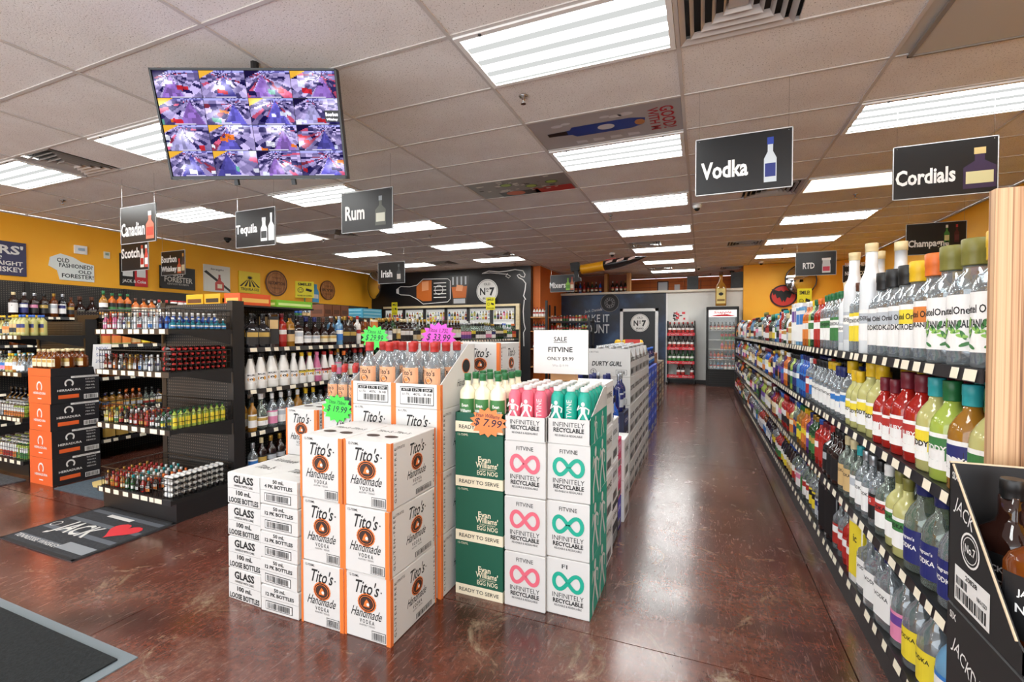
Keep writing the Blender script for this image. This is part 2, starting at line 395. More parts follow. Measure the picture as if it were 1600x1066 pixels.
for k in range(-3, KMAX):
    y = GY+k*TD; MB().box(XL, XR, y-.011, y+.011, CEIL-.0005, CEIL+.028).build('cross_tee', TEE, cl)
MB().box(XL, XL+.02, YF, YB, CEIL-.02, CEIL).build('wall_angle', TEE, cl); MB().box(XR-.02, XR, YF, YB, CEIL-.02, CEIL).build('wall_angle', TEE, cl)
# ---- fluorescent troffers
LENS = lamp_mat(); LENSW = lamp_mat(True); FRM = mat('#f2f2f0', .4)
w, d = TW/2-.014, TD/2-.014
fm = MB()
for a in ((-w,w,-d,-d+.03),(-w,w,d-.03,d),(-w,-w+.03,-d+.03,d-.03),(w-.03,w,-d+.03,d-.03)): fm.box(*a, -.012, .03)
frame_me = fm.mesh('frame', FRM)
lens_me = MB().box(-w+.03, w-.03, -d+.03, d-.03, .0, .004).mesh('lens', LENS); lensw_me = MB().box(-w+.03, w-.03, -d+.03, d-.03, .0, .004).mesh('lens', LENSW)
latch_me = MB().lathe([(.009,-.018),(.012,-.012)], 6, 0).mesh('latch', mat('#3a3a3a', .5))
colname = {0: 'row above the centre aisle', 2: 'row along the right-hand shelves', -3: 'row left of centre', -5: 'row nearest the left wall'}
ordn = ['nearest','second','third','fourth','fifth','sixth','seventh','farthest']
for c in (0, 2, -3, -5):
    ks = sorted(k for (a, k) in LIGHTS if a == c)
    for n, k in enumerate(ks):
        warm = LIGHTS[(c,k)] == 'w'
        x0, x1 = GX+c*TW, GX+(c+1)*TW; y0, y1 = celly(k)
        lab = f"{'plain warm glowing' if warm else 'bright white four-tube'} ceiling troffer, {ordn[n]} in the {colname[c]}"
        t = thing('ceiling_light', lab, 'ceiling light', ((x0+x1)/2, (y0+y1)/2, CEIL), 0, 'recessed ceiling lights')
        obj('frame', frame_me, t); obj('lens', lensw_me if warm else lens_me, t)
        if not warm and k <= 9:
            for sx in (-.5, .5): obj('latch', latch_me, t, (sx*.9*w*1.6, -d+.016, 0))
# ---- air vents
VENTM = mat('#b9b1ab', .5); VDARK = mat('#191614', .7)
def vent(x0, x1, y0, y1, label):
    cx, cy = (x0+x1)/2, (y0+y1)/2; a, b = (x1-x0)/2-.014, (y1-y0)/2-.014
    t = thing('air_vent', label, 'air vent', (cx, cy, CEIL), 0, 'ceiling air vents')
    MB().box(-a, a, -b, b, .05, .06).build('backing', VDARK, t)
    for q in range(5):
        s = 1-q*.19; A, B = a*s, b*s; tk = .030 if q == 0 else .02; z0, z1 = -.006-.002*q, .012+.004*q
        m = MB()
        for (p0,p1,p2,p3) in ((( -A,-B),(A,-B),(A-tk,-B+tk),(-A+tk,-B+tk)), ((A,-B),(A,B),(A-tk,B-tk),(A-tk,-B+tk)), ((A,B),(-A,B),(-A+tk,B-tk),(A-tk,B-tk)), ((-A,B),(-A,-B),(-A+tk,-B+tk),(-A+tk,B-tk))):
            m.add([(p0[0],p0[1],z0),(p1[0],p1[1],z0),(p2[0],p2[1],z1),(p3[0],p3[1],z1),(p0[0],p0[1],z0+.003),(p1[0],p1[1],z0+.003),(p2[0],p2[1],z1+.003),(p3[0],p3[1],z1+.003)], [(3,2,1,0),(4,5,6,7),(0,1,5,4),(2,3,7,6)])
        m.build('louver', VENTM, t)
    MB().box(-a*.16, a*.16, -b*.16, b*.16, .0, .006).build('centre_plate', VENTM, t)
vd = {(-4,0):'square louvered air vent beside the leftmost troffer',(1,0):'dusty square louvered air vent at the top edge above the aisle',(1,6):'square air vent half hidden behind the Vodka sign',(1,12):'small square air vent before the right-hand far troffers',(-4,6):'dark square air vent beside the warm left panel',(-4,12):'far left square air vent above the black mural wall',(1,18):'square air vent near the tall bottle cutout',(0,11):'dark square air vent between the far aisle troffers',(-3,11):'square air vent beside the far left-of-centre troffer',(0,17):'farthest dark air vent above the aisle'}
for (i,k), h in HALF.items():
    x0, x1 = cellx(i); xm = (x0+x1)/2; y0, y1 = celly(k)
    vent(*((x0, xm) if h == 0 else (xm, x1)), y0, y1, vd[(i,k)])
# ---- printed ceiling panels
def down(x0, y0, x1, y1): return Fr((x0, y0, CEIL+.003), (1,0,0), (0,-1,0), .0006)
x0, x1 = cellx(0); y0, y1 = celly(2)
t = thing('ceiling_poster', 'printed ceiling panel with a blue vodka bottle and red lettering', 'poster', ((x0+x1)/2, (y0+y1)/2, CEIL))
W2, D2 = TW/2-.014, TD/2-.014
MB().box(-W2, W2, -D2, D2, .004, .016).build('panel', mat('#a9a5a6', .4), t)
fr = Fr((-W2, D2, .0035), (1,0,0), (0,-1,0), .0006)      # seen from below, right = +x, up = towards the viewer
m = MB(); H = 2*D2
m.poly(fr, [(.10,.27),(.30,.25),(.33,.20),(.80,.20),(.90,.25),(.92,.35),(.80,.39),(.33,.39),(.30,.34),(.10,.33)], 0, 2)
m.poly(fr, [(.10,.27),(.27,.26),(.27,.34),(.10,.33)], 1, 3); m.disc(fr, .60, .30, .07, .05, 2, 3); m.disc(fr, .87, .29, .04, .05, 3, 3)
for a,b,r in ((.22,.45,.05),(.3,.47,.04),(.7,.46,.05),(.78,.47,.06),(.62,.48,.04)): m.disc(fr, a, b, r, r*.5, 2, 2)
for a in (.3,.45,.6,.75): m.poly(fr, [(a,.05),(a+.1,.06),(a+.09,.10),(a,.11)], 2, 2)
m.build('picture', [mat('#1d3f8f', .3), mat('#17181c', .3), mat('#cfcdd0', .5), mat('#b5763a', .5)], t)
m = MB(); m.text(fr, 'GOOD!', 1.09, .29, .40, .105, 0, 2, .02, rot=-pi/2*.98); m.text(fr, 'WITH M', .985, .29, .40, .08, 0, 2, .02, rot=-pi/2)
m.build('lettering', [mat('#a8202a', .5)], t)
x0, x1 = cellx(-1); y0, y1 = celly(4)
t = thing('ceiling_poster', 'printed ceiling panel with red drink and green limes on ice', 'poster', ((x0+x1)/2, (y0+y1)/2, CEIL))
MB().box(-W2, W2, -D2, D2, .004, .016).build('panel', mat('#8d8a86', .4), t)
m = MB(); r_ = random.Random(3)
m.rect(fr, .70, 1.17, .0, .2, 2, 2); m.rect(fr, .25, .75, 0, .17, 0, 2); m.disc(fr, .45, .1, .12, .08, 3, 3)
for q in range(46):
    a, b = r_.uniform(.05,1.1), r_.uniform(.12,.53); s_ = r_.uniform(.03,.07)
    m.poly(fr, [(a,b),(a+s_,b+.01),(a+s_*.9,b+s_*.7),(a-.01,b+s_*.6)], r_.choice((0,1,1,1,4)), 3+q*.02)
for a,b in ((.72,.3),(.98,.36),(.45,.42)): m.disc(fr, a, b, .075, .055, 5, 5); m.disc(fr, a, b, .06, .042, 6, 6)
m.build('picture', [mat('#2a2422', .4), mat('#d8d4cc', .4), mat('#b3201f', .4), mat('#c85a2a', .4), mat('#77706a', .4), mat('#3f6b22', .4), mat('#a8c35a', .4)], t)
# ---- access hatch, sprinklers, dome cameras
t = thing('ceiling_hatch', 'plain beige ceiling access panel at the top right corner', 'access panel', (1.69+.1, 3.0, CEIL))
MB().box(-.6, .6, -.58, .58, -.006, .004).build('panel', SMM, t)
m = MB()
for a in ((-.63,.63,-.61,-.585),(-.63,-.605,-.585,.6),(-.63,.63,.585,.6)): m.box(*a, -.012, .006)
m.build('frame', RUST, t)
BRASS = mat('#8d7a5a', .35, .8)
sp_me = MB().lathe([(.035,0),(.03,-.008),(.012,-.012),(.010,-.03),(.006,-.032),(.006,-.05),(.018,-.052),(.020,-.056)][::-1], 10, 0).mesh('sprinkler_head', CHROME)
for (i,k), lab in {(.13,1.29):'chrome ceiling sprinkler below the nearest centre troffer',(-5.16,1.64):'ceiling sprinkler near the leftmost troffer',(.1,7.3):'small sprinkler beside the third centre troffer',(-4.15,6.9):'small dark sprinkler beside the warm left panel',(-2.5,7.6):'small sprinkler near the Rum sign',(2.55,7.5):'small sprinkler below the warm right panel',(1.3,20.3):'far small sprinkler near the tall bottle cutout',(2.35,13.8):'small sprinkler above the RTD sign',(-2.4,13.6):'far sprinkler by the black mural wall'}.items():
    o = obj('sprinkler', sp_me, None, (GX+i*TW, GY+k*TD, CEIL)); tag(o, lab, 'sprinkler', 'ceiling sprinklers')
dome_w = MB().lathe([(.06,0),(.062,-.02),(.05,-.045),(.03,-.05)][::-1], 14, 0).mesh('housing', WHITE); dome_b = MB().lathe([(.06,0),(.062,-.02),(.05,-.045),(.03,-.05)][::-1], 14, 0).mesh('housing', BLACK)
ball = MB().lathe([(.004,-.085),(.025,-.078),(.036,-.06),(.036,-.045),(.03,-.04)], 12, 0).mesh('lens_dome', mat('#0c0c0e', .08))
for (i,k,bk), lab in {(1.06,7.1,0):'white dome camera under the Vodka sign',(-5.41,5.7,1):'black dome camera above the left wall posters',(-.35,12.6,0):'white dome camera above the hanging boat',(1.05,17.5,0):'far white dome camera over the aisle',(1.75,19.6,1):'far black dome camera near the yellow back wall',(2.2,16.9,0):'white dome camera above the yellow back wall'}.items():
    t = thing('dome_camera', lab, 'camera', (GX+i*TW, GY+k*TD, CEIL), 0, 'ceiling dome cameras'); obj('housing', dome_b if bk else dome_w, t); obj('lens_dome', ball, t)
# ================================================================ bottles
# shape: list of (radius, height) for r=1 body width unit; last section is the cap; fields: prof, cap from index, label z range, squareness
SH = {
 'round':  dict(p=[(.92,0),(1,.02),(1,.56),(.93,.62),(.62,.70),(.36,.75),(.33,.86)], cap=(.37,.84,1.0), lab=(.12,.50), sq=0),
 'tall':   dict(p=[(.9,0),(1,.015),(1,.66),(.9,.71),(.5,.77),(.38,.80),(.36,.90)], cap=(.42,.88,1.0), lab=(.16,.56), sq=0),
 'frost':  dict(p=[(.95,0),(1,.01),(1,.62),(.94,.67),(.62,.74),(.52,.80),(.52,.93)], cap=(.56,.92,1.0), lab=(.12,.40), sq=0),
 'handle': dict(p=[(.9,0),(1,.02),(1,.50),(.95,.58),(.72,.68),(.42,.76),(.36,.85)], cap=(.44,.83,.98), lab=(.10,.46), sq=0),
 'ketel':  dict(p=[(.92,0),(1,.02),(1,.54),(.97,.60),(.80,.68),(.46,.74),(.44,.80)], cap=(.52,.79,1.0), lab=(.12,.56), sq=0),
 'titos':  dict(p=[(.9,0),(1,.02),(1,.58),(.94,.63),(.55,.72),(.36,.77),(.33,.87)], cap=(.42,.85,1.0), lab=(.34,.60), sq=0),
 'eddy':   dict(p=[(.9,0),(1,.02),(1,.52),(.93,.60),(.70,.68),(.42,.75),(.36,.82)], cap=(.44,.80,1.0), lab=(.12,.48), sq=0),
 'square': dict(p=[(.95,0),(1,.02),(1,.56),(.88,.62),(.42,.69),(.34,.74),(.34,.88)], cap=(.39,.86,1.0), lab=(.10,.50), sq=.7),
 'flask':  dict(p=[(.92,0),(1,.02),(1,.58),(.85,.66),(.42,.72),(.30,.76),(.30,.88)], cap=(.36,.86,1.0), lab=(.12,.52), sq=.45),
 'taper':  dict(p=[(.96,0),(1,.02),(.98,.30),(.80,.56),(.48,.76),(.36,.84),(.34,.90)], cap=(.40,.88,1.0), lab=(.20,.46), sq=0),
 'squat':  dict(p=[(.8,0),(1,.06),(1,.36),(.86,.50),(.46,.62),(.30,.70),(.30,.86)], cap=(.38,.84,1.0), lab=(.12,.36), sq=0),
 'wine':   dict(p=[(.95,0),(1,.01),(1,.58),(.88,.66),(.44,.76),(.38,.80),(.38,.94)], cap=(.41,.84,1.0), lab=(.16,.46), sq=0),
 'can':    dict(p=[(.9,0),(1,.03),(1,.80),(.92,.86),(.7,.90),(.68,.92),(.66,.93)], cap=(.6,.92,1.0), lab=(.05,.75), sq=0),
 'mini':   dict(p=[(.92,0),(1,.03),(1,.55),(.6,.68),(.40,.76),(.40,.80)], cap=(.5,.78,1.0), lab=(.12,.48), sq=0),
 'carton': dict(p=[(1,0),(1,.01),(1,.5),(1,.97),(.98,.985)], cap=(.97,.98,1.0), lab=(.1,.9), sq=2.0),
}
BM = {}
BROWNL = mat('#4a2015', .5)
def bottle_mesh_one(shape, h, r, g, c, l, acc, fl=1.0, n=10):
    """far bottle: one closed skin, colour by zone"""
    key = ('one', shape, h, r, g, c, l, acc, fl, n)
    if key in BM: return BM[key]
    s = SH[shape]; cr, c0, c1 = s['cap']; l0, l1 = s['lab']; P = []
    pts = sorted(set([p for p in s['p']]), key=lambda q: (q[1], -q[0]))
    zs = [q[1] for q in s['p']]
    def rad(z):
        for (a, za), (b, zb) in zip(s['p'], s['p'][1:]):
            if za <= z <= zb and zb > za: return a+(b-a)*(z-za)/(zb-za)
        return s['p'][-1][0]
    zz = sorted(set([z for z in zs if z < c0] + [l0, l1, (l0*.45+l1*.55), c0]))
    prof = [(rad(z)*r, z*h) for z in zz] + [(cr*r, c0*h), (cr*r, c1*h)]
    seg = [((zz[j]+zz[j+1])/2 if j+1 < len(zz) else 1.0) for j in range(len(prof)-1)]
    zacc = l0*.45+l1*.55
    def mf(j, i):
        z = seg[j]
        if z >= c0: return 1
        t = 2*pi*(i+1)/n          # centre angle of the strip; front is -y
        if l0 < z < l1 and sin(t) < -.2: return 3 if (z > zacc and sin(t) < -.55) else 2
        return 0
    m = MB().lathe(prof, n, mf, s['sq'], 1.0, fl)
    BM[key] = m.mesh('bottle', [g, c, l, acc]); return BM[key]
def bottle_parts(shape, h, r, g, c, l, acc, fl=1.0, txt=None, ink=INK, blob=None):
    key = ('parts', shape, h, r, g, c, l, acc, fl, txt, ink, blob)
    if key in BM: return BM[key]
    s = SH[shape]; cr, c0, c1 = s['cap']; l0, l1 = s['lab']; n = 20
    body = MB().lathe([(a*r, z*h) for a, z in s['p']], n, 0, s['sq'], 1.0, fl).mesh('glass', [g])
    k0, k1 = c0*h, c1*h
    cap = MB().lathe([(cr*r*.98, k0), (cr*r, k0+.003), (cr*r, k0+.45*(k1-k0)), (cr*r*1.04, k0+.48*(k1-k0)), (cr*r*1.04, k1-.003), (cr*r*.96, k1)], 14, 0).mesh('cap', [c])
    m = MB(); e = 1.012; hw = .62 if shape in ('ketel','eddy','handle') else .78; q0, q1 = -hw*pi/2-pi/2, hw*pi/2-pi/2; nn = 10
    def pt(t, z, ee=e):
        co, si = cos(t), sin(t); kk = 1.0 if not s['sq'] else 1.0/((abs(co)**(2+s['sq']*8)+abs(si)**(2+s['sq']*8))**(1/(2+s['sq']*8)))
        return (r*ee*kk*co, r*ee*kk*si*fl, z)
    def band(z0, z1, a0, a1, mi, ee):
        for i in range(nn):
            t0 = a0+(a1-a0)*i/nn; t1 = a0+(a1-a0)*(i+1)/nn
            m.add([pt(t0,z0,ee), pt(t1,z0,ee), pt(t1,z1,ee), pt(t0,z1,ee)], [(0,1,2,3)], mi, True)
    z0, z1 = l0*h, l1*h
    band(z0, z1, q0, q1, 0, e)
    za = z0+(z1-z0)*.55; band(za, z1-(z1-z0)*.12, -pi/2-hw*pi*.45, -pi/2+hw*pi*.45, 1, e+.006)
    mats = [l, acc, ink]
    if txt:
        fr = Fr((0,0,0), (1,0,0), (0,0,1))
        def wrap(string, zc, hh, wmax, mi, bold=.02):
            v, f, asp = text_geo(string, bold); w = min(wmax, hh*asp*.9)
            P = []
            for x, y in v: t = -pi/2 + x*w/r; P.append(pt(t, zc+y*hh, e+.014))
            m.add(P, f, mi)
        lines = txt.split('|')
        if shape == 'titos':
            wrap(txt, z0+(z1-z0)*.72, (z1-z0)*.34, r*1.3, 2, .015)
            for q_, (ra_, mm_) in enumerate(((.42, BROWNL), (.2, LB['orange']))): mats.append(mm_); m.add([pt(-pi/2+ra_*cos(2*pi*i/16), z0+(z1-z0)*.28+(z1-z0)*ra_*.5*sin(2*pi*i/16), e+.012+q_*.004) for i in range(16)], [tuple(range(16))], 3+q_)
        elif txt == 'MALIBU':
            P = [pt(-pi/2+.62*cos(2*pi*i/18), z0+(z1-z0)*.36+(z1-z0)*.26*sin(2*pi*i/18), e+.010) for i in range(18)]; m.add(P, [tuple(range(18))], 3); mats.append(mat('#d99a3a', .5)); P = [pt(-pi/2+.3*cos(2*pi*i/12), z0+(z1-z0)*.36+(z1-z0)*.12*sin(2*pi*i/12), e+.014) for i in range(12)]; m.add(P, [tuple(range(12))], 2)
            wrap(txt, z0+(z1-z0)*.82, (z1-z0)*.2, r*1.7, 2, .03)
        elif blob:
            bb = [(.95*r*cos(2*pi*i/18)*(1+.06*(i%2)), (z1-z0)*.27*sin(2*pi*i/18)) for i in range(18)]
            P = [pt(-pi/2+x/r, (z0+z1)/2+y, e+.010) for x, y in bb]; m.add(P, [tuple(range(18))], 3); mats.append(blob)
            for i_, L in enumerate(lines): wrap(L, (z0+z1)/2+(len(lines)-1)*(z1-z0)*.08-i_*(z1-z0)*.2, (z1-z0)*.17, r*1.5, 2, .03)
        else:
            for i_, L in enumerate(lines): wrap(L, za+(z1-za)*.38-i_*(z1-z0)*.24, (z1-z0)*.14, r*1.5, 2)
    if txt and 'BOTANICAL' in txt:
        rl = random.Random(3); mats += [LB['green'], mat('#8fbf5a', .5)]; base = len(mats)-2
        for q in range(14):
            tc_, zc_, a_ = -pi/2+rl.uniform(-.75,.75), z0+(z1-z0)*rl.uniform(.08,.5), rl.uniform(0,pi)
            P = [pt(tc_+(.26*cos(w_)*cos(a_)-.09*sin(w_)*sin(a_)), zc_+r*(.26*cos(w_)*sin(a_)+.09*sin(w_)*cos(a_)), e+.010+q*.0006) for w_ in [2*pi*i/10 for i in range(10)]]; m.add(P, [tuple(range(10))], base+q % 2)
    lab = m.mesh('label', mats)
    BM[key] = (body, cap, lab); return BM[key]
USED = set()
def uniq(lab):
    if lab not in USED: USED.add(lab); return lab
    return None
CN = {}   # colour words
def G(word, hexcol, clear=.5, rough=.06): m = glass(hexcol, clear, rough); CN[m] = word; return m
def Pt(word, hexcol, rough=.4, metal=0): m = mat(hexcol, rough, metal); CN[m] = word; return m
GL = dict(clear=G('clear glass','#dfe6ea',.72), frost=G('frosted white','#e6eaec',.18,.35), pale=G('pale green tinted','#c9d6cc',.6), amber=G('amber whiskey','#7a3c12',.35), dark=G('dark brown','#2a1510',.2),
  black=G('black','#15151a',.05), red=G('ruby red','#b5271f',.25), yellow=G('pale yellow','#d3cf86',.3), lime=G('lime green','#b9cf5a',.3), green=G('dark green','#23502a',.25), blue=G('bright blue','#1f5fc4',.25), navy=G('navy blue','#17245e',.15),
  orange=G('orange','#d8742a',.25), purple=G('purple','#5a2a72',.25), sky=G('light blue','#7fb7de',.4), gold=G('golden','#b9822f',.4), pink=G('pink','#e079a4',.25), white=G('opaque white','#eeece6',.03,.25), teal=G('turquoise','#2f9ab0',.3), cream=G('cream','#efe6c8',.04,.2))
CP = dict(white=Pt('white','#ececea'), black=Pt('black','#191919'), navy=Pt('navy','#232a62'), red=Pt('red','#b02a26'), gold=Pt('gold','#b08a3c',.3,.6), silver=Pt('silver','#b9bcc0',.3,.8), green=Pt('green','#1f6a3a'), yellow=Pt('yellow','#e2b81f'), orange=Pt('orange','#e0702a'),
  olive=Pt('olive','#7d7a3a'), teal=Pt('teal','#2fa5ab'), maroon=Pt('maroon','#701f2c'), cream=Pt('cream','#e0cfa0'), blue=Pt('blue','#2a5bb5'), brown=Pt('brown','#5a3420'), pink=Pt('pink','#e27aa0'))
LB = dict(white=Pt('white','#f0efec',.55), cream=Pt('cream','#eadfbf',.55), navy=Pt('navy','#22286a',.5), yellow=Pt('yellow','#ecd437',.5), black=Pt('black','#1a1a1c',.5), red=Pt('red','#b3302a',.5), blue=Pt('blue','#3379c4',.5), kraft=Pt('tan','#cfae78',.6), peach=Pt('peach','#dda47c',.6), green=Pt('green','#3c7a3f',.5), orange=Pt('orange','#dd8136',.5), pink=Pt('pink','#e58cb0',.5), silver=Pt('silver','#bcc2c8',.35), purple=Pt('purple','#6a4596',.5), gold=Pt('gold','#c2a050',.4))
LBW = ['white']*5+['cream']*3+['black']*3+['silver']*2+['navy','red','kraft','gold','green','blue','yellow','orange','pink','purple']
CPW = ['black']*4+['white']*3+['silver']*3+['gold']*2+['red','navy','green','cream','yellow','maroon','blue','orange','brown','teal','olive']
def put(name, st, loc, rz, label, group, parts, extra_rz=0):
    """st: (shape, h, r, glass, cap, label, accent, flat, text, ink, blob)"""
    sh, h, r, g, c, l, a = st[:7]; fl = st[7] if len(st) > 7 else 1.0; txt = st[8] if len(st) > 8 else None
    ink = st[9] if len(st) > 9 and st[9] else INK; blob = st[10] if len(st) > 10 else None
    G_, C_, L_, A_ = GL[g], CP[c], LB[l], LB[a]
    if not parts:
        o = obj(name, bottle_mesh_one(sh, h, r, G_, C_, L_, A_, fl), None, loc, rz+extra_rz)
        return tag(o, label, 'bottle', group)
    b, cp, lb = bottle_parts(sh, h, r, G_, C_, L_, A_, fl, txt, ink, blob)
    t = thing(name, label, 'bottle', loc, rz+extra_rz, group)
    obj('glass', b, t); obj('cap', cp, t); obj('label', lb, t); return t
SHW = {'round':'round','tall':'tall','frost':'tall straight','handle':'large round','ketel':'big-shouldered','eddy':'bulbous-necked','square':'square','flask':'flat','titos':'round-shouldered','taper':'tapering','squat':'squat','wine':'wine-shaped','can':'slim','mini':'miniature','carton':'boxed'}
def describe(st, where):
    sh, h, r, g, c, l, a = st[:7]
    base = f"{SHW[sh]} {CN[GL[g]]} bottle, {c} cap, {l} label, {where}"
    for cand in (base, f"{SHW[sh]} {CN[GL[g]]} bottle, {c} cap, {l} label with {a} stripe, {where}"):
        if len(cand.split()) > 16: cand = cand.replace(' label with ', ' label, ').replace('bottle, ', '', 1)
        if len(cand.split()) <= 16 and uniq(cand): return cand
    return None
def rand_style(pal, rr, where, tries=400):
    for q in range(tries):
        st = pal(rr); lab = describe(st, where)
        if lab: return st, lab
    return st, lab or f"{SHW[st[0]]} {CN[GL[st[3]]]} bottle, {st[4]} cap, {where}"
def run(name, group, where, x, axis_dir, y0, y1, z, pal, rr, fixed=(), detail_to=0, rows=1, rowgap=.11, row2_to=99, gap=.006, turn=0.0):
    """a shelf row along y facing +x or -x; axis_dir is the way the labels look (+1 or -1 in x)"""
    y = y0; rz = -pi/2 if axis_dir < 0 else pi/2; fx = list(fixed)
    while y < y1:
        if fx: st, nn = fx.pop(0); lab = describe(st, where) or f"{SHW[st[0]]} {CN[GL[st[3]]]} bottle, {st[4]} cap, {where}"
        else: st, lab = rand_style(pal, rr, where); nn = rr.choice((1,2,2,3) if y < 6 else (2,3,3,4))
        for q in range(nn):
            w = st[2]
            if y+2*w > y1+.03: return
            for rw in range(rows):
                if rw and y > row2_to: continue
                xx = x - axis_dir*(w*(st[7] if len(st) > 7 else 1)+.012+rw*max(rowgap, 2*w+.012))
                put(name, st, (xx+rr.uniform(-.004,.004), y+w, z), rz, lab+', back row' if rw and len(lab.split()) < 15 else lab, group, y < detail_to and rw == 0, turn + rr.uniform(-.08,.08))
            y += 2*w+gap
# ================================================================ shelving
PEGX, PEGY = peg_mat(1), peg_mat(0)
SHELFM = mat('#1e1d1d', .4); KICK = mat('#171516', .45)
def rail(t, x, d, y0, y1, z, tags_to, rr, tagm=TAGM, step=.105):
    """price rail on a shelf edge at x facing d, with paper tags"""
    m = MB(); xf = x + d*.006
    m.add([(x,y0,z-.034),(x,y1,z-.034),(x,y1,z+.004),(x,y0,z+.004),(x+d*.010,y0,z-.034),(x+d*.010,y1,z-.034),(x+d*.004,y1,z+.004),(x+d*.004,y0,z+.004)], [(0,1,2,3),(4,7,6,5),(3,2,6,7),(0,4,5,1),(0,3,7,4),(1,5,6,2)])
    m.build('price_rail', mat('#232224', .3), t)
    y = y0+.02; key = ('tag', d, tagm.name)
    while y < min(y1, tags_to)-.06:
        w = rr.choice((.045,.055,.065))
        k = (key, w)
        if k not in BM: BM[k] = MB().add([(d*.0118,0,-.031),(d*.0118,w,-.031),(d*.0062,w,.001),(d*.0062,0,.001)], [(0,1,2,3)]).mesh('price_tag', tagm)
        obj('price_tag', BM[k], t, (x, y, z)); y += rr.uniform(step*.75, step*1.5) if y < 4 else rr.uniform(step*.8, step*1.2)
def side_shelves(t, x, d, y0, y1, zs, depth, tags_to, rr, sect=1.22, base=.12):
    for z in zs:
        y = y0
        while y < y1-.05:
            ye = min(y+sect, y1); m = MB(); xa, xb = sorted((x, x-d*depth))
            m.box(xa, xb, y+.002, ye-.002, z-.030, z)
            if z > .2:
                for yy in (y+.004, ye-.010): m.add([(x-d*.02,yy,z-.03),(x-d*depth,yy,z-.03),(x-d*depth,yy,z-.13),(x-d*.02,yy+.006,z-.03),(x-d*depth,yy+.006,z-.03),(x-d*depth,yy+.006,z-.13)], [(0,1,2),(5,4,3),(0,2,5,3),(0,3,4,1),(1,4,5,2)])
            m.build('shelf', SHELFM, t); y = ye
        rail(t, x, d, y0, y1, z, tags_to, rr)
# ---- long right-hand run
rr = random.Random(11)
RG = thing('shelving_run', 'long black shelving run of bottles along the right side of the aisle', 'shelving', (0,0,0))
MB().box(.69, 1.22, 1.62, 11.62, 0, .09).build('kick_plate', KICK, RG)
y = 1.62
while y < 11.6:
    ye = min(11.62, y+1.22); MB().box(1.20, 1.24, y+.002, ye-.002, .09, 1.42).build('back_panel', SHELFM, RG); MB().box(1.18, 1.205, y-.015, y+.015, 0, 1.44).build('upright', BLKMETAL, RG); y = ye
side_shelves(RG, .70, -1, 1.62, 11.62, (.12,.487,.88,1.265), .50, 9.0, rr, 1.22)
MB().box(.70, 1.22, 11.62, 11.64, 0, 1.5).build('end_panel', SHELFM, RG)
WOODP = wood_mat([(.33,'#5c3a22'),(.42,'#a87c58'),(.50,'#c8a079'),(.62,'#d9b68e'),(.75,'#b58a63')], (110, 110, .35))
t = thing('end_panel_board', 'tall pale striped wood board at the near end of the right shelving', 'wood panel', (.70, 1.585, 0))
MB().box(0, 1.05, 0, .03, 0, 1.74).build('board', WOODP, t)
for z in (1.16, 1.31): MB().add([(.16+.006*cos(q*pi/3), -.0008, z+.006*sin(q*pi/3)) for q in range(6)], [(0,1,2,3,4,5)]).build('screw', CHROME, t)
def pal_vodka(r):
    sh = r.choice(('round','tall','tall','frost','handle','ketel','flask','square'))
    g = r.choice(('clear','clear','clear','clear','pale','frost','frost','sky','red','blue','gold','green','orange'))
    return (sh, r.choice((.30,.31,.33,.35)) if sh in ('tall','frost') else r.choice((.28,.30,.31)), r.choice((.038,.040,.044,.048)), g, r.choice(CPW), r.choice(LBW), r.choice(LBW), 1.0)
def pal_flav(r):
    sh = r.choice(('round','tall','tall','square','flask','eddy'))
    g = r.choice(('clear','clear','clear','blue','navy','black','lime','orange','red','gold','green','dark','amber','purple','yellow'))
    return (sh, r.choice((.28,.29,.30,.31)), r.choice((.036,.040,.044)), g, r.choice(CPW), r.choice(LBW), r.choice(LBW), 1.0)
def pal_mix(r):
    sh = r.choice(('round','tall','square','square','flask','handle'))
    g = r.choice(('clear','clear','green','orange','red','dark','lime','gold','amber','yellow','purple','black','pale','pale'))
    return (sh, r.choice((.28,.29,.30)), r.choice((.036,.040,.044,.05)), g, r.choice(CPW), r.choice(LBW), r.choice(LBW), 1.0)
def pal_base(r):
    sh = r.choice(('handle','handle','round','square','flask','ketel'))
    g = r.choice(('clear','clear','clear','pale','red','amber','black','yellow','dark'))
    return (sh, r.choice((.28,.30,.31)), r.choice((.046,.050,.054)), g, r.choice(CPW), r.choice(LBW), r.choice(LBW), 1.0)
top_fixed = [(('ketel',.39,.062,'clear','yellow','white','white',1,'Ketel One|BOTANICAL'),1), (('ketel',.39,.062,'clear','olive','white','white',1,'KetelOne|BOTANICAL'),2), (('ketel',.385,.060,'clear','orange','white','orange',1,'Ketel One|ORANJE'),1),
  (('ketel',.375,.058,'clear','yellow','white','yellow',1,'Ketel One|CITROEN'),1), (('ketel',.375,.060,'clear','black','white','silver',1,'Ketel One|VODKA'),3), (('frost',.53,.046,'frost','cream','white','silver',1,'BELVEDERE'),1), (('tall',.36,.044,'clear','brown','yellow','white',1,'VODKA'),2), (('frost',.53,.046,'frost','cream','silver','white',1,'BELVEDERE'),1),
  (('frost',.38,.046,'frost','cream','silver','white',1,'BELVEDERE'),1), (('tall',.34,.040,'clear','green','green','white',1,'VODKA'),2), (('tall',.34,.040,'clear','green','white','green',1,'VODKA'),3), (('tall',.33,.042,'red','orange','red','white'),2),
  (('tall',.33,.042,'green','green','white','green'),1), (('tall',.33,.042,'lime','yellow','cream','green'),1), (('tall',.33,.042,'orange','white','orange','white'),2), (('carton',.30,.042,'sky','blue','white','blue'),2), (('carton',.34,.048,'white','silver','white','purple'),2), (('square',.30,.042,'gold','gold','cream','gold'),2)]
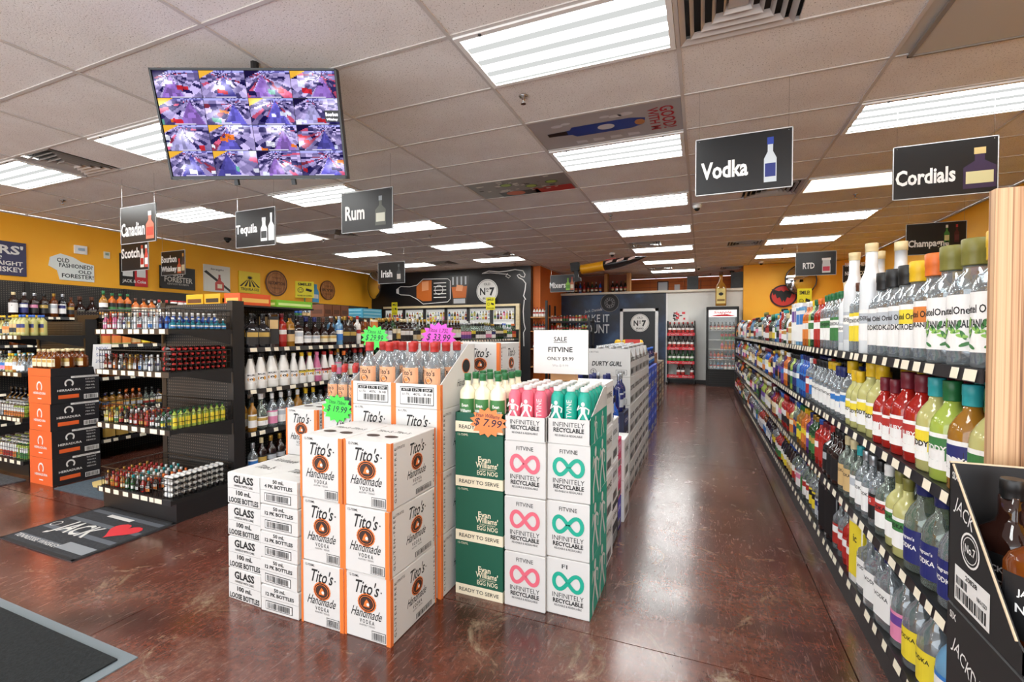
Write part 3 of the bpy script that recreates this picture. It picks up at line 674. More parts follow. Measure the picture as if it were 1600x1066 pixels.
run('vodka_bottle', 'bottles on the top shelf of the right-hand run', 'top right-hand shelf', .70, -1, 1.66, 11.55, 1.265, pal_vodka, rr, top_fixed, 5.4, 2, .11, 6.0, turn=.35)
r2_fixed = [(('eddy',.33,.056,'yellow','green','white','green',1,'EDDY',LB['white'],LB['green']),1), (('eddy',.33,.056,'gold','teal','white','navy',1,'EDDY',LB['white'],LB['black']),1), (('eddy',.33,.056,'lime','green','white','green',1,'EDDY|LIME',LB['white'],LB['green']),1), (('eddy',.33,.056,'yellow','teal','white','yellow',1,'EDDY',INK,LB['yellow']),1),
  (('eddy',.33,.056,'red','maroon','white','red',1,'RUBY|RED',LB['white'],LB['red']),2), (('eddy',.29,.044,'red','maroon','white','red',1,'EDDY',LB['white'],LB['red']),2), (('eddy',.34,.060,'yellow','yellow','white','yellow',1,'EDDY',INK,LB['yellow']),2), (('eddy',.29,.044,'yellow','yellow','white','yellow',1,'EDDY',INK,LB['yellow']),2),
  (('eddy',.33,.056,'clear','yellow','white','blue',1,'EDDY',LB['white'],LB['blue']),1), (('eddy',.29,.044,'clear','navy','white','blue',1,'EDDY',LB['white'],LB['blue']),2), (('handle',.31,.050,'clear','yellow','white','white',1,'UNION'),2), (('handle',.31,.048,'clear','black','white','white',1,'UNION'),3), (('tall',.30,.040,'clear','red','blue','white'),1), (('tall',.30,.040,'clear','white','red','white'),1),
  (('tall',.31,.044,'blue','navy','blue','navy'),3), (('tall',.31,.044,'sky','blue','blue','white'),1), (('tall',.30,.042,'navy','black','navy','silver'),2), (('tall',.30,.040,'lime','black','green','white'),1), (('tall',.30,.042,'black','black','black','silver'),2), (('tall',.30,.040,'orange','white','orange','white'),2)]
run('flavored_vodka_bottle', 'bottles on the second shelf of the right-hand run', 'second right-hand shelf', .70, -1, 1.66, 11.55, .88, pal_flav, rr, r2_fixed, 5.0, 2, .11, 4.2, turn=.35)
r3_fixed = [(('handle',.34,.062,'clear','silver','white','silver',1,"Seagram's|PROOF|VODKA"),1), (('handle',.34,.062,'clear','navy','navy','navy',1,"Seagram's|VODKA",LB['white']),1), (('handle',.34,.060,'pale','navy','navy','navy',1,"Seagram's|VODKA",LB['white']),2), (('round',.31,.048,'yellow','olive','white','green',1,'VODKA'),2), (('round',.31,.048,'pale','white','white','red',1,'VODKA'),1),
  (('round',.30,.046,'clear','black','black','red',1,'G',LB['white']),1), (('round',.30,.046,'clear','silver','white','white',1,'VODKA'),2), (('round',.30,.046,'pale','teal','white','silver'),1), (('round',.31,.048,'pale','cream','kraft','kraft',1,'VODKA'),2), (('square',.31,.048,'dark','black','black','black'),2), (('square',.31,.046,'black','red','black','silver'),1),
  (('tall',.30,.044,'red','maroon','red','red'),2), (('tall',.30,.044,'red','blue','red','white'),1), (('tall',.30,.042,'green','gold','green','gold'),2), (('tall',.30,.042,'purple','navy','purple','white'),1), (('tall',.30,.042,'orange','yellow','orange','yellow'),2), (('tall',.30,.042,'gold','green','yellow','green'),2)]
run('spirit_bottle', 'bottles on the third shelf of the right-hand run', 'third right-hand shelf', .70, -1, 1.70, 11.55, .487, pal_mix, rr, r3_fixed, 4.6, 2, .12, 3.6, turn=.3)
r4_fixed = [(('handle',.31,.058,'frost','silver','blue','navy',1,'THREE|OLIVES',LB['white']),1), (('handle',.32,.058,'sky','blue','blue','white',1,'THREE|OLIVES',LB['white']),1), (('handle',.32,.060,'clear','black','yellow','yellow',1,'VODKA'),2), (('handle',.31,.056,'clear','white','pink','purple'),1), (('flask',.32,.060,'clear','navy','white','white',.6,'VODKA'),3),
  (('carton',.33,.055,'white','yellow','yellow','yellow',.7,'ic',INK),1), (('round',.30,.046,'red','white','red','white'),2), (('round',.30,.046,'clear','red','red','white'),2), (('carton',.32,.06,'black','black','black','black'),2), (('handle',.30,.05,'clear','black','silver','navy'),2), (('round',.30,.046,'clear','yellow','yellow','black'),2), (('round',.30,.046,'pale','red','white','red'),2)]
run('large_spirit_bottle', 'bottles on the base deck of the right-hand run', 'right-hand base shelf', .70, -1, 1.72, 11.55, .12, pal_base, rr, r4_fixed, 4.4, 1, turn=.3)
# ================================================================ left-hand shelving
def rail_y(t, y, x0, x1, z, rr):
    MB().box(x0, x1, y-.009, y, z-.036, z+.004).build('price_rail', mat('#232224', .3), t)
    x = x0+.02
    while x < x1-.07:
        w = rr.choice((.05,.065,.08)); k = ('tagy', w)
        if k not in BM: BM[k] = MB().add([(0,-.0098,-.032),(w,-.0098,-.032),(w,-.0098,.001),(0,-.0098,.001)], [(0,1,2,3)]).mesh('price_tag', TAGM)
        obj('price_tag', BM[k], t, (x, y, z)); x += w + rr.uniform(.01,.06)
def endcap(t, x0, x1, yf, yb, zs, top, rr):
    for z in zs:
        m = MB(); m.box(x0, x1, yf, yb, z-.03, z)
        if z > .3:
            for xx in (x0+.004, x1-.012): m.add([(xx,yb-.02,z-.03),(xx,yf+.08,z-.03),(xx,yb-.02,z-.12),(xx+.008,yb-.02,z-.03),(xx+.008,yf+.08,z-.03),(xx+.008,yb-.02,z-.12)], [(0,1,2),(5,4,3),(0,2,5,3),(1,4,5,2),(0,3,4,1)])
        m.build('shelf', SHELFM, t); rail_y(t, yf, x0, x1, z, rr)
    MB().box(x0, x1, yf+.03, yb, 0, zs[0]-.03).build('kick_plate', KICK, t)
    MB().box(x0+.03, x1-.03, yb-.004, yb+.02, zs[0], top-.02).build('pegboard', PEGY, t)
    for xx in (x0-.005, x1-.055): MB().box(xx, xx+.06, yb-.01, yb+.09, 0, top).build('upright', BLKMETAL, t)
def basket(name, label, x0, x1, y0, y1, z, h, group):
    t = thing(name, label, 'wire basket', (x0, y0, z), 0, group); W_, D_ = x1-x0, y1-y0; r = .003
    m = MB()
    for zz in (.004, h*.35, h*.7): 
        for p, q in (((0,0),(W_,0)),((W_,0),(W_,D_)),((0,0),(0,D_)),((0,D_),(W_,D_))): m.tube((*p,zz),(*q,zz), r*.8, 4)
    n = int(W_/.032)
    for i in range(n+1): m.tube((W_*i/n,0,0),(W_*i/n,0,h), r*.7, 3)
    n = int(D_/.032)
    for i in range(n+1): m.tube((W_,D_*i/n,0),(W_,D_*i/n,h), r*.7, 3); m.tube((0,D_*i/n,0),(0,D_*i/n,h), r*.7, 3)
    o = m.build('wire_mesh', WIRE, t); o['kind'] = 'stuff'
    m = MB()
    for p, q in (((0,0),(W_,0)),((W_,0),(W_,D_)),((0,0),(0,D_)),((0,D_),(W_,D_))): m.tube((*p,h),(*q,h), r*1.5, 5)
    m.build('rim', WIRE, t); return t
rr = random.Random(21)
# ---- middle left gondola: end shelves with wire baskets, and its long right side
AG = thing('endcap_shelving', 'black pegboard shelving with four wire-basket end shelves of miniatures', 'shelving', (0,0,0))
AX0, AX1, AYF, AYB = -4.34, -3.46, 2.10, 2.58
endcap(AG, AX0, AX1, AYF, AYB, (.17,.67,1.08,1.388), 1.62, rr)
AS = thing('shelving_run', 'long black shelving run behind the stacked white cases', 'shelving', (0,0,0))
side_shelves(AS, -3.46, 1, 2.70, 8.80, (.16,.53,.885,1.235), .42, 8.6, rr)
MB().box(-3.90, -3.86, 2.70, 3.55, 0, 1.585).build('back_panel', PEGX, AS); MB().box(-3.90, -3.86, 3.55, 5.15, 0, 1.53).build('back_panel', PEGX, AS); MB().box(-3.90, -3.86, 5.15, 8.80, 0, 1.40).build('back_panel', PEGX, AS); MB().box(-4.30, -3.60, 2.70, 3.55, 1.585, 1.60).build('top_deck', SHELFM, AS); MB().box(-4.30, -3.86, 4.1, 5.15, 1.53, 1.545).build('top_deck', SHELFM, AS)
MB().box(-4.30, -3.46, 8.80, 8.83, 0, 1.42).build('end_panel', SHELFM, AS)
for z in (.17,.67,1.08,1.388):
    w = {.17:'bottom',.67:'third',1.08:'second',1.388:'top'}[z]
    basket('wire_basket', f'black wire basket of miniature bottles on the {w} end shelf', AX0+.01, AX1-.01, AYF+.015, AYB-.02, z, .15, 'wire baskets on the end shelving')
def minis(name, cols, x0, dx, y0, dy, ny, z, where, group, h=.105, r=.019):
    for ci, (word, g, c, l, a, n) in enumerate(cols):
        lab = f"{word}, {where}"
        for j in range(min(ny, n)):
            me = bottle_mesh_one('mini', h, r, GL[g], CP[c], LB[l], LB[a], 1.0, 8)
            tag(obj(name, me, None, (x0+ci*dx+rr.uniform(-.003,.003), y0+j*dy+rr.uniform(-.003,.003), z), rr.uniform(-.4,.4)), lab, 'bottle', group)
gA = 'miniatures in the end-shelf baskets'
mcol = lambda w, g, c, l, a, n: (w, g, c, l, a, n)
minis('miniature_bottle', [mcol('pink miniature bottle with white cap','pink','white','pink','white',2), mcol('red miniature bottle with red cap','red','red','white','red',2), mcol('rose and silver miniature bottle','pink','silver','white','pink',2), mcol('clear miniature bottle with white label','clear','white','white','silver',2), mcol('clear miniature bottle with black cap','clear','black','white','navy',2), mcol('clear miniature bottle with cream label','clear','cream','cream','gold',2), mcol('frosted miniature bottle','frost','white','white','silver',2), mcol('clear miniature bottle with red label','clear','red','red','white',2), mcol('frosted miniature bottle with silver cap','frost','silver','white','silver',2), mcol('clear miniature with blue label','clear','white','blue','white',2),
  mcol('pale miniature bottle with white cap','frost','white','silver','white',3), mcol('navy blue miniature with white cap','navy','white','blue','navy',4), mcol('bright blue miniature with white cap','blue','white','blue','navy',9)], AX0+.04, .062, AYF+.045, .044, 9, 1.388, 'top end-shelf basket', gA, .125)
for j in range(9): tag(obj('miniature_bottle', bottle_mesh_one('squat', .085, .024, GL['teal'], CP['white'], LB['blue'], LB['white'], 1, 8), None, (AX1-.045, AYF+.05+j*.047, 1.388), pi/2), 'squat turquoise miniature bottle along the top end-shelf basket side', 'bottle', gA)
minis('miniature_bottle', [mcol('amber miniature bottle with red cap','amber','red','cream','red',2), mcol('brown miniature bottle with white label','dark','black','white','red',2), mcol('amber miniature with orange label','amber','red','orange','white',2), mcol('clear miniature with white cap','clear','white','white','black',2), mcol('amber miniature with black label','amber','black','black','gold',2), mcol('golden miniature with cream label','gold','gold','cream','gold',2), mcol('white-labelled miniature with gold cap','amber','gold','white','silver',2), mcol('clear miniature with navy cap','clear','navy','blue','white',2), mcol('clear silver-capped miniature','clear','silver','white','silver',2), mcol('frosted white miniature','frost','white','white','navy',2)], AX0+.04, .062, AYF+.045, .044, 2, 1.08, 'second end-shelf basket', gA, .12)
lie = bottle_mesh_one('mini', .11, .0185, GL['dark'], CP['red'], LB['red'], LB['black'], 1, 8)
def lying(name, me, x, y, z, label, group):
    o = obj(name, me, None, (x, y, z)); o.rotation_euler = (0, pi/2, 0); return tag(o, label, 'bottle', group)
for q in range(10):
    for j in range(5): lying('miniature_bottle', lie, AX1-.135, AYF+.04+q*.042+(.01 if j % 2 else 0), 1.08+.022+j*.036, 'dark red-capped miniature lying stacked in the second basket', gA)
minis('miniature_bottle', [mcol('yellow miniature bottle with gold cap','yellow','gold','cream','yellow',4), mcol('golden miniature with yellow label','gold','yellow','yellow','orange',4), mcol('yellow miniature with green label','yellow','green','green','white',4), mcol('brown miniature with red label','dark','red','red','gold',4), mcol('black-capped brown miniature','dark','black','cream','black',4), mcol('amber miniature with white label','amber','white','white','red',4), mcol('red miniature with white cap','red','white','white','red',4), mcol('maroon-capped amber miniature','amber','maroon','gold','red',4), mcol('red miniature with orange label','red','orange','orange','red',4), mcol('clear miniature with maroon cap','clear','maroon','white','red',4), mcol('pale miniature with black cap','pale','black','white','black',4), mcol('clear miniature with lime label','clear','green','yellow','green',4)], AX0+.04, .062, AYF+.045, .05, 4, .67, 'third end-shelf basket', gA, .115)
for j in range(9): tag(obj('miniature_bottle', bottle_mesh_one('tall', .15, .019, GL['lime'], CP['green'], LB['yellow'], LB['yellow'], 1, 8), None, (AX1-.04, AYF+.05+j*.045, .67), pi/2), 'tall lime yellow miniature bottle along the third end-shelf side', 'bottle', gA)
minis('miniature_bottle', [mcol('amber miniature bottle with gold cap','amber','gold','cream','red',6), mcol('orange miniature with red cap','orange','red','orange','yellow',6), mcol('red miniature with gold label','red','red','gold','red',6), mcol('golden miniature with red cap','gold','red','cream','orange',6), mcol('green miniature with white cap','green','white','white','green',7), mcol('green miniature with teal cap','green','teal','white','green',7), mcol('brown miniature with white cap','dark','white','white','black',6), mcol('red miniature with black label','red','white','black','white',6), mcol('brown miniature with orange cap','dark','orange','orange','white',6)], AX0+.04, .062, AYF+.045, .055, 7, .17, 'bottom end-shelf basket', gA, .115)
lie2 = bottle_mesh_one('mini', .11, .0195, GL['white'], CP['black'], LB['white'], LB['silver'], 1, 8)
for q in range(10):
    for j in range(4): lying('miniature_bottle', lie2, AX1-.13, AYF+.04+q*.042, .17+.022+j*.04, 'white black-capped miniature lying stacked in the bottom basket', gA)
# ---- bottles on the long side of that gondola
def pal_rum(r): return (r.choice(('round','tall','square','handle','squat')), r.choice((.27,.29,.31)), r.choice((.038,.042,.046)), r.choice(('dark','black','amber','dark','clear','clear','gold','black')), r.choice(CPW), r.choice(LBW), r.choice(LBW), 1.0)
def pal_irish(r): return (r.choice(('round','tall','square')), r.choice((.28,.30,.31)), r.choice((.038,.042)), r.choice(('clear','pale','green','dark','black','amber','clear')), r.choice(CPW), r.choice(LBW), r.choice(LBW), 1.0)
tf = [(('square',.29,.05,'black','black','black','gold'),2), (('carton',.30,.042,'dark','black','black','kraft'),1), (('tall',.30,.042,'red','maroon','red','white'),1), (('tall',.30,.042,'gold','black','kraft','black'),1), (('square',.29,.046,'dark','black','white','silver'),1), (('squat',.28,.052,'dark','navy','white','silver'),2), (('squat',.28,.052,'dark','brown','cream','gold'),2), (('tall',.30,.040,'sky','silver','blue','white'),1), (('square',.30,.046,'dark','gold','black','gold'),2), (('tall',.31,.036,'white','red','white','red'),1), (('square',.29,.046,'amber','black','black','kraft'),2), (('carton',.28,.045,'cream','gold','cream','orange'),1)]
run('rum_bottle', 'bottles on the shelving behind the white cases', 'top shelf behind the cases', -3.46, 1, 2.74, 8.7, 1.235, pal_irish, rr, tf, 4.3, 2, .11, 8, turn=-.5)
mf_ = [(('taper',.295,.048,'white','black','white','white',1,'MALIBU'),1), (('taper',.305,.052,'white','black','white','white',1,'MALIBU'),1), (('taper',.312,.058,'white','black','white','white',1,'MALIBU'),2), (('taper',.29,.044,'white','white','white','white',1,'MALIBU'),1), (('taper',.29,.044,'white','yellow','white','yellow',1,'MALIBU'),2), (('taper',.29,.044,'pink','pink','white','pink',1,'MALIBU'),1), (('taper',.29,.044,'white','red','white','red',1,'MALIBU'),2)]
run('coconut_rum_bottle', 'bottles on the shelving behind the white cases', 'second shelf behind the cases', -3.46, 1, 2.72, 5.0, .885, pal_rum, rr, mf_, 3.9, 2, .11, 8, turn=-.5)
run('rum_bottle', 'bottles on the shelving behind the white cases', 'third shelf behind the cases', -3.46, 1, 2.74, 5.0, .53, pal_rum, rr, [(('round',.29,.036,'gold','black','white','gold'),1), (('squat',.31,.056,'pale','white','white','gold'),1), (('round',.30,.044,'clear','white','pink','white'),1), (('round',.30,.044,'clear','white','white','silver'),1), (('round',.30,.044,'clear','silver','pink','red'),1), (('round',.30,.044,'gold','white','orange','white'),1), (('round',.30,.044,'clear','yellow','yellow','white'),2)], 3.6, 2, .11, 8, turn=-.5)
run('rum_bottle', 'bottles on the shelving behind the white cases', 'base shelf behind the cases', -3.46, 1, 2.74, 5.0, .16, pal_rum, rr, [(('round',.27,.04,'clear','silver','white','blue'),1), (('round',.30,.042,'dark','cream','black','gold'),1), (('round',.30,.044,'dark','gold','black','silver'),2), (('square',.29,.048,'dark','red','white','black'),1)], 3.4, 1, turn=-.5)
# boxes on top of that gondola
def carton(name, label, x0, x1, y0, y1, z0, z1, col, band, group=None, cat='box'):
    t = thing(name, label, cat, ((x0+x1)/2, (y0+y1)/2, z0), 0, group); a, b, h = (x1-x0)/2, (y1-y0)/2, z1-z0
    MB().box(-a, a, -b, b, 0, h).build('body', mat(col, .5), t)
    m = MB(); fr = front(2*a, 0, -b); m.rect(fr, .02, 2*a-.02, h*.25, h*.6, 0); f2 = Fr((a, -b, 0), (0,1,0), (0,0,1)); m.rect(f2, .02, 2*b-.02, h*.25, h*.6, 0); f3 = Fr((-a,-b,h), (1,0,0), (0,1,0)); m.rect(f3, a-.02, a+.02, 0, 2*b, 0)
    m.build('printed_band', mat(band, .5), t); return t
for i, (x, y, w, d_, c, b, lab) in enumerate([(-4.15,2.78,.22,.3,'#e7b41c','#6a3a10','yellow gift carton on the gondola top, leftmost of four'),(-3.92,2.78,.2,.3,'#e9b01c','#30200c','yellow gift carton beside the orange one on gondola top'),(-3.70,2.80,.19,.3,'#e2581f','#f2c060','orange gift carton on the gondola top'),(-3.70,3.22,.2,.42,'#7cc52a','#d8f09a','lime green flat carton on the gondola top')]):
    carton('gift_carton', lab, x-w/2, x+w/2, y-d_/2+.1, y+d_/2+.1, 1.60, 1.60+(.10 if i < 3 else .065), c, b, 'cartons on the gondola top')
for j in range(3): carton('blue_carton', f"light blue carton on the far gondola top, {('bottom','middle','top')[j]} of three", -4.22, -3.98, 4.72, 5.10, 1.545+j*.042, 1.545+j*.042+.041, '#4fb3d8', '#9fdcf0', 'blue cartons stacked on the gondola')
for j in range(3): carton('brown_carton', f"brown liquor gift box on the gondola top, {('first','second','third')[j]} from the left", -4.25, -4.05, 4.14+j*.14, 4.27+j*.14, 1.545, 1.69, '#7a4526', '#5a2f18', 'brown gift boxes')
# ---- far left gondola
BG = thing('endcap_shelving', 'black end shelving at the left edge behind the orange cases', 'shelving', (0,0,0))
BX0, BX1, BYF, BYB = -6.80, -5.88, 2.27, 2.76
endcap(BG, BX0, BX1, BYF, BYB, (.15,.555,.983,1.334), 1.50, rr)
BS = thing('shelving_run', 'black shelving run between the orange cases and basket shelving', 'shelving', (0,0,0))
side_shelves(BS, -5.88, 1, 2.87, 8.80, (.22,.53,.885,1.235,1.55), .42, 6.0, rr)
MB().box(-6.33, -6.29, 2.87, 8.80, 0, 1.60).build('back_panel', PEGX, BS)
gB = 'bottles on the far left shelving'
def pal_small(r): return (r.choice(('round','tall','flask','squat')), r.choice((.16,.18,.20)), r.choice((.026,.03)), r.choice(('clear','clear','yellow','gold','amber','pale')), r.choice(CPW), r.choice(LBW), r.choice(LBW), 1.0)
def row_y(name, group, where, y, x0, x1, z, pal, rr, fixed=(), rows=2, parts=False):
    x = x0; fx = list(fixed)
    while x < x1:
        if fx: st, nn = fx.pop(0); lab = describe(st, where) or f"{SHW[st[0]]} {CN[GL[st[3]]]} bottle, {where}"
        else: st, lab = rand_style(pal, rr, where); nn = rr.choice((1,2,3))
        for q in range(nn):
            if x+2*st[2] > x1+.01: return
            for w in range(rows): put(name, st, (x+st[2], y+st[2]+.012+w*(2*st[2]+.008), z), 0, lab, group, parts and w == 0, rr.uniform(-.1,.1))
            x += 2*st[2]+.006
row_y('small_bottle', gB, 'top left-edge end shelf', BYF, BX0+.02, BX1-.02, 1.334, pal_small, rr, [], 3)
row_y('small_bottle', gB, 'second left-edge end shelf', BYF, BX0+.02, BX1-.02, .983, pal_small, rr, [], 3)
row_y('small_bottle', gB, 'third left-edge end shelf', BYF+.2, BX0+.02, BX1-.02, .555, pal_small, rr, [(('square',.24,.042,'black','black','black','white'),4)], 1)
basket('wire_basket', 'black wire basket of cans at the left edge, third shelf', BX0+.01, BX1-.01, BYF+.01, BYF+.2, .555, .12, 'wire baskets on the end shelving')
basket('wire_basket', 'black wire basket of cans at the left edge, bottom shelf', BX0+.01, BX1-.01, BYF+.01, BYB-.02, .15, .15, 'wire baskets on the end shelving')
for cI in range(13):
    g, c, l, w = rr.choice((('white','silver','white','white'),('white','silver','red','red and white'),('silver' if False else 'white','green','green','green'),('white','silver','orange','orange'),('lime','silver','green','lime')))
    if cI > 9: g, c, l, w = 'lime', 'green', 'green', 'green'
    for j in range(5):
        tag(obj('mini_can', bottle_mesh_one('can', .14, .028, GL[g], CP[c], LB[l], LB['white'], 1, 8), None, (BX0+.05+cI*.064, BYF+.06+j*.075, .15), rr.uniform(-.5,.5)), f'small {w} can in the bottom left-edge wire basket', 'can', 'cans in the left-edge baskets')
    for j in range(2): tag(obj('mini_can', bottle_mesh_one('can', .12, .028, GL[g], CP['silver'], LB['orange' if cI > 6 else 'silver'], LB['white'], 1, 8), None, (BX0+.05+cI*.064, BYF+.05+j*.075, .555), rr.uniform(-.5,.5)), f"small {w} can with {'orange' if cI > 6 else 'silver'} label in the third left-edge basket", 'can', 'cans in the left-edge baskets')
def pal_tin(r): return (r.choice(('round','tall','carton','square')), r.choice((.20,.24,.26)), r.choice((.034,.038)), r.choice(('blue','pink','gold','clear','orange','red')), r.choice(CPW), r.choice(LBW), r.choice(LBW), 1.0)
run('tequila_bottle', gB, 'upper shelf of left run', -5.88, 1, 2.90, 6.0, 1.55, pal_tin, rr, [], 0, 1, turn=-.5)
def pal_box(r): return ('carton', .17, .045, r.choice(('orange','gold','yellow','cream')), r.choice(('yellow','orange','red','gold')), r.choice(('yellow','orange','red','kraft')), r.choice(('red','orange','black','green')), .6)
run('liqueur_carton', gB, 'left orange-box shelf', -5.88, 1, 2.90, 5.2, 1.235, pal_box, rr, [], 0, 1)
run('tequila_bottle', gB, 'middle shelf of left run', -5.88, 1, 2.90, 5.2, .885, pal_small, rr, [], 0, 2)
run('tequila_bottle', gB, 'lower shelf of left run', -5.88, 1, 2.90, 5.2, .53, pal_small, rr, [], 0, 2)
run('liqueur_carton', gB, 'left bottom shelf', -5.88, 1, 2.90, 5.2, .22, lambda r: ('carton', .22, .06, r.choice(('black','dark','amber','gold')), r.choice(('gold','black')), r.choice(('gold','kraft','cream')), r.choice(('black','silver')), .6), rr, [], 0, 1)
# ---- shelving along the left wall
LW = thing('wall_shelving', 'tall black pegboard shelving along the yellow left wall', 'shelving', (0,0,0))
y = 2.3
while y < 10.85:
    ye = min(10.85, y+1.22); MB().box(-9.02, -8.97, y+.003, ye-.003, .12, 2.09).build('pegboard', PEGX, LW); MB().box(-8.975, -8.95, y-.02, y+.02, 0, 2.09).build('upright', BLKMETAL, LW); y = ye
MB().box(-8.97, -8.55, 2.3, 10.85, 0, .12).build('kick_plate', KICK, LW)
side_shelves(LW, -8.55, 1, 2.3, 10.85, (.15,.55,.87,1.19,1.58), .42, 7.0, rr)
def pal_whisk(r): return (r.choice(('round','square','square','squat','tall')), r.choice((.30,.32,.34)), r.choice((.042,.046,.05)), r.choice(('dark','amber','dark','black','amber','amber')), r.choice(('black','cream','gold','silver','white','brown')), r.choice(('white','navy','kraft','black','cream','gold','red')), r.choice(LBW), 1.0)
wf = [(('tall',.33,.05,'dark','cream','white','white',1,'P'),1), (('tall',.33,.05,'dark','silver','navy','white',1,'P',LB['white']),1), (('tall',.33,.05,'dark','silver','black','pink',1,'P',LB['cream']),1), (('tall',.33,.05,'dark','black','black','gold',1,'P',LB['cream']),1), (('tall',.34,.046,'amber','gold','white','silver'),1), (('tall',.34,.046,'black','silver','white','navy'),1), (('tall',.30,.042,'amber','brown','black','gold'),1), (('squat',.32,.07,'dark','brown','brown' if False else 'black','cream'),3), (('carton',.28,.05,'navy','navy','navy','silver'),1)]
run('whiskey_bottle', 'whiskeys on the left wall shelving', 'left wall top shelf', -8.55, 1, 3.2, 10.7, 1.58, pal_whisk, rr, wf, 4.6, 1, turn=-.75)
run('whiskey_bottle', 'whiskeys on the left wall shelving', 'left wall second shelf', -8.55, 1, 3.2, 5.2, 1.19, pal_whisk, rr, [], 0, 1, turn=-.75)
# ---- stack of orange and black tequila cases with a bottle tray on top
OC_, BK_ = mat('#e2622c', .5), mat('#1c1c20', .5)
def spirit_case(i, z):
    last = i == 4
    lab = 'orange and black cut case holding amber tequila bottles atop the stack' if last else f"orange and black case in the left stack, {('bottom','second from bottom','third from bottom','fourth from bottom')[i]}"
    t = thing('liquor_case', lab, 'case', (-5.475, 2.40, z), RND.uniform(-.02,.02), 'orange and black cases'); a, b, h = .178, .178, (.07 if last else .242)
    MB().box(-a, a, -b, b, 0, h).build('body', BK_, t)
    m = MB(); m.rect(front(2*a,0,-b), 0, 2*a, 0, h, 0); m.build('front_panel', OC_, t)
    m = MB(); fr = front(2*a,0,-b)
    if not last:
        m.ring(fr, a, h*.62, .030, .044, 0, 2, 14, 1.1, -.25*pi, 1.25*pi); m.text(fr, 'HERRADURA', a, h*.38, .2, .022, 0, 2, .02); m.rect(fr, a-.03, a+.03, h*.16, h*.2, 0, 2)
        f2 = Fr((a, -b, 0), (0,1,0), (0,0,1)); L = 2*b
        m.ring(f2, L*.36, h*.72, .022, .034, 0, 2, 14, 1.1, -.25*pi, 1.25*pi); m.text(f2, 'HERRADURA', L*.36, h*.47, .17, .02, 0, 2, .02); m.rect(f2, L*.14, L*.56, h*.16, h*.3, 2, 2)
        m.rect(f2, L*.66, L*.97, h*.08, h*.26, 0, 2); m.barcode(f2, L*.68, L*.95, h*.1, h*.24, 1, 3, i)
        for q in range(4): m.text(f2, ('BLUE AGAVE','TEQUILA','750 ML','MEXICO')[q], L*.8, h*(.84-q*.12), .07, .012, 0, 2)
        m.rect(f2, L*.4, L*.99, h*.91, h*.98, 0, 2); m.text(f2, 'REPOSADO | CRISTALINO', L*.7, h*.945, .16, .010, 1, 3)
    m.build('printing', [PAPER, INK, OC_], t)
for i in range(5): spirit_case(i, i*.2435)
for ix in range(4):
    for iy in range(3): put('tequila_bottle', ('square',.17,.036,'amber','cream','cream','gold'), (-5.60+ix*.085, 2.275+iy*.1, .974+.07), 0, 'amber tequila bottle standing in the orange case tray', 'amber bottles on the orange cases', iy == 0)
card = thing('price_card', 'white handwritten price card standing beside the tray of amber bottles', 'price card', (-5.315, 2.53, .975)); MB().slab(Fr((0,0,0),(.55,.8,0),(.12,0,1)), [(0,0),(.13,0),(.13,.28),(0,.28)], .002).build('card', PAPER, card)
m = MB(); f_ = Fr((0,0,0),(.55,.8,0),(.12,0,1), .003)
for q in range(3): m.text(f_, ('NEW','SALE','39.99')[q], .065, .24-q*.06, .08, .03, 0, 1)
m.build('lettering', mat('#3a4a8a', .6), card)
# ================================================================ stacked cases in the middle of the floor
BROWNM = mat('#3a241c', .6); KRAFT = mat('#b98f62', .7); TAPE = mat('#e3dfd6', .3)
def frames(w, d, h):
    """front (-y), right (+x), left (-x), top"""
    return (front(w, 0, -d/2), Fr((w/2,-d/2,0),(0,1,0),(0,0,1)), Fr((-w/2,d/2,0),(0,-1,0),(0,0,1)), Fr((-w/2,-d/2,h),(1,0,0),(0,1,0)))
def case_body(w, d, h, mt, cut=None):
    """closed carton with folded top flaps and a tape seam; cut = (front lip, back height): open display tray with slanting sides"""
    key = ('case', w, d, h, mt.name, cut)
    if key in BM: return BM[key]
    m = MB(); t = .004
    if cut is None:
        c = .005; R = []
        for z, q in ((0, c), (c, 0), (h-c, 0), (h-.001, c)):
            R += [(-w/2+q,-d/2+q,z),(w/2-q,-d/2+q,z),(w/2-q,d/2-q,z),(-w/2+q,d/2-q,z)]
        m.add(R, [(3,2,1,0)]+[(k*4+i, k*4+(i+1)%4, k*4+4+(i+1)%4, k*4+4+i) for k in range(3) for i in range(4)]+[(12,13,14,15)])
    else:
        lf, hb = cut
        m.box(-w/2, w/2, -d/2, d/2, 0, t); m.box(-w/2, w/2, -d/2, -d/2+t, t, lf); m.box(-w/2, w/2, d/2-t, d/2, t, hb)
        for x in (-w/2, w/2-t):
            pr = [(-d/2,t),(d/2,t),(d/2,hb),(d/2-.06,hb),(-d/2+.03,lf)]; pr = [(-d/2,t),(d/2,t),(d/2,hb),(d/2-.08,hb),(-d/2,lf)]
            n = len(pr); vs = [(x,a,b) for a,b in pr]+[(x+t,a,b) for a,b in pr]
            m.add(vs, [tuple(reversed(range(n))), tuple(range(n,2*n))]+[(i,(i+1)%n,n+(i+1)%n,n+i) for i in range(n)])
    BM[key] = m.mesh('carton', mt); return BM[key]
PRN = {}
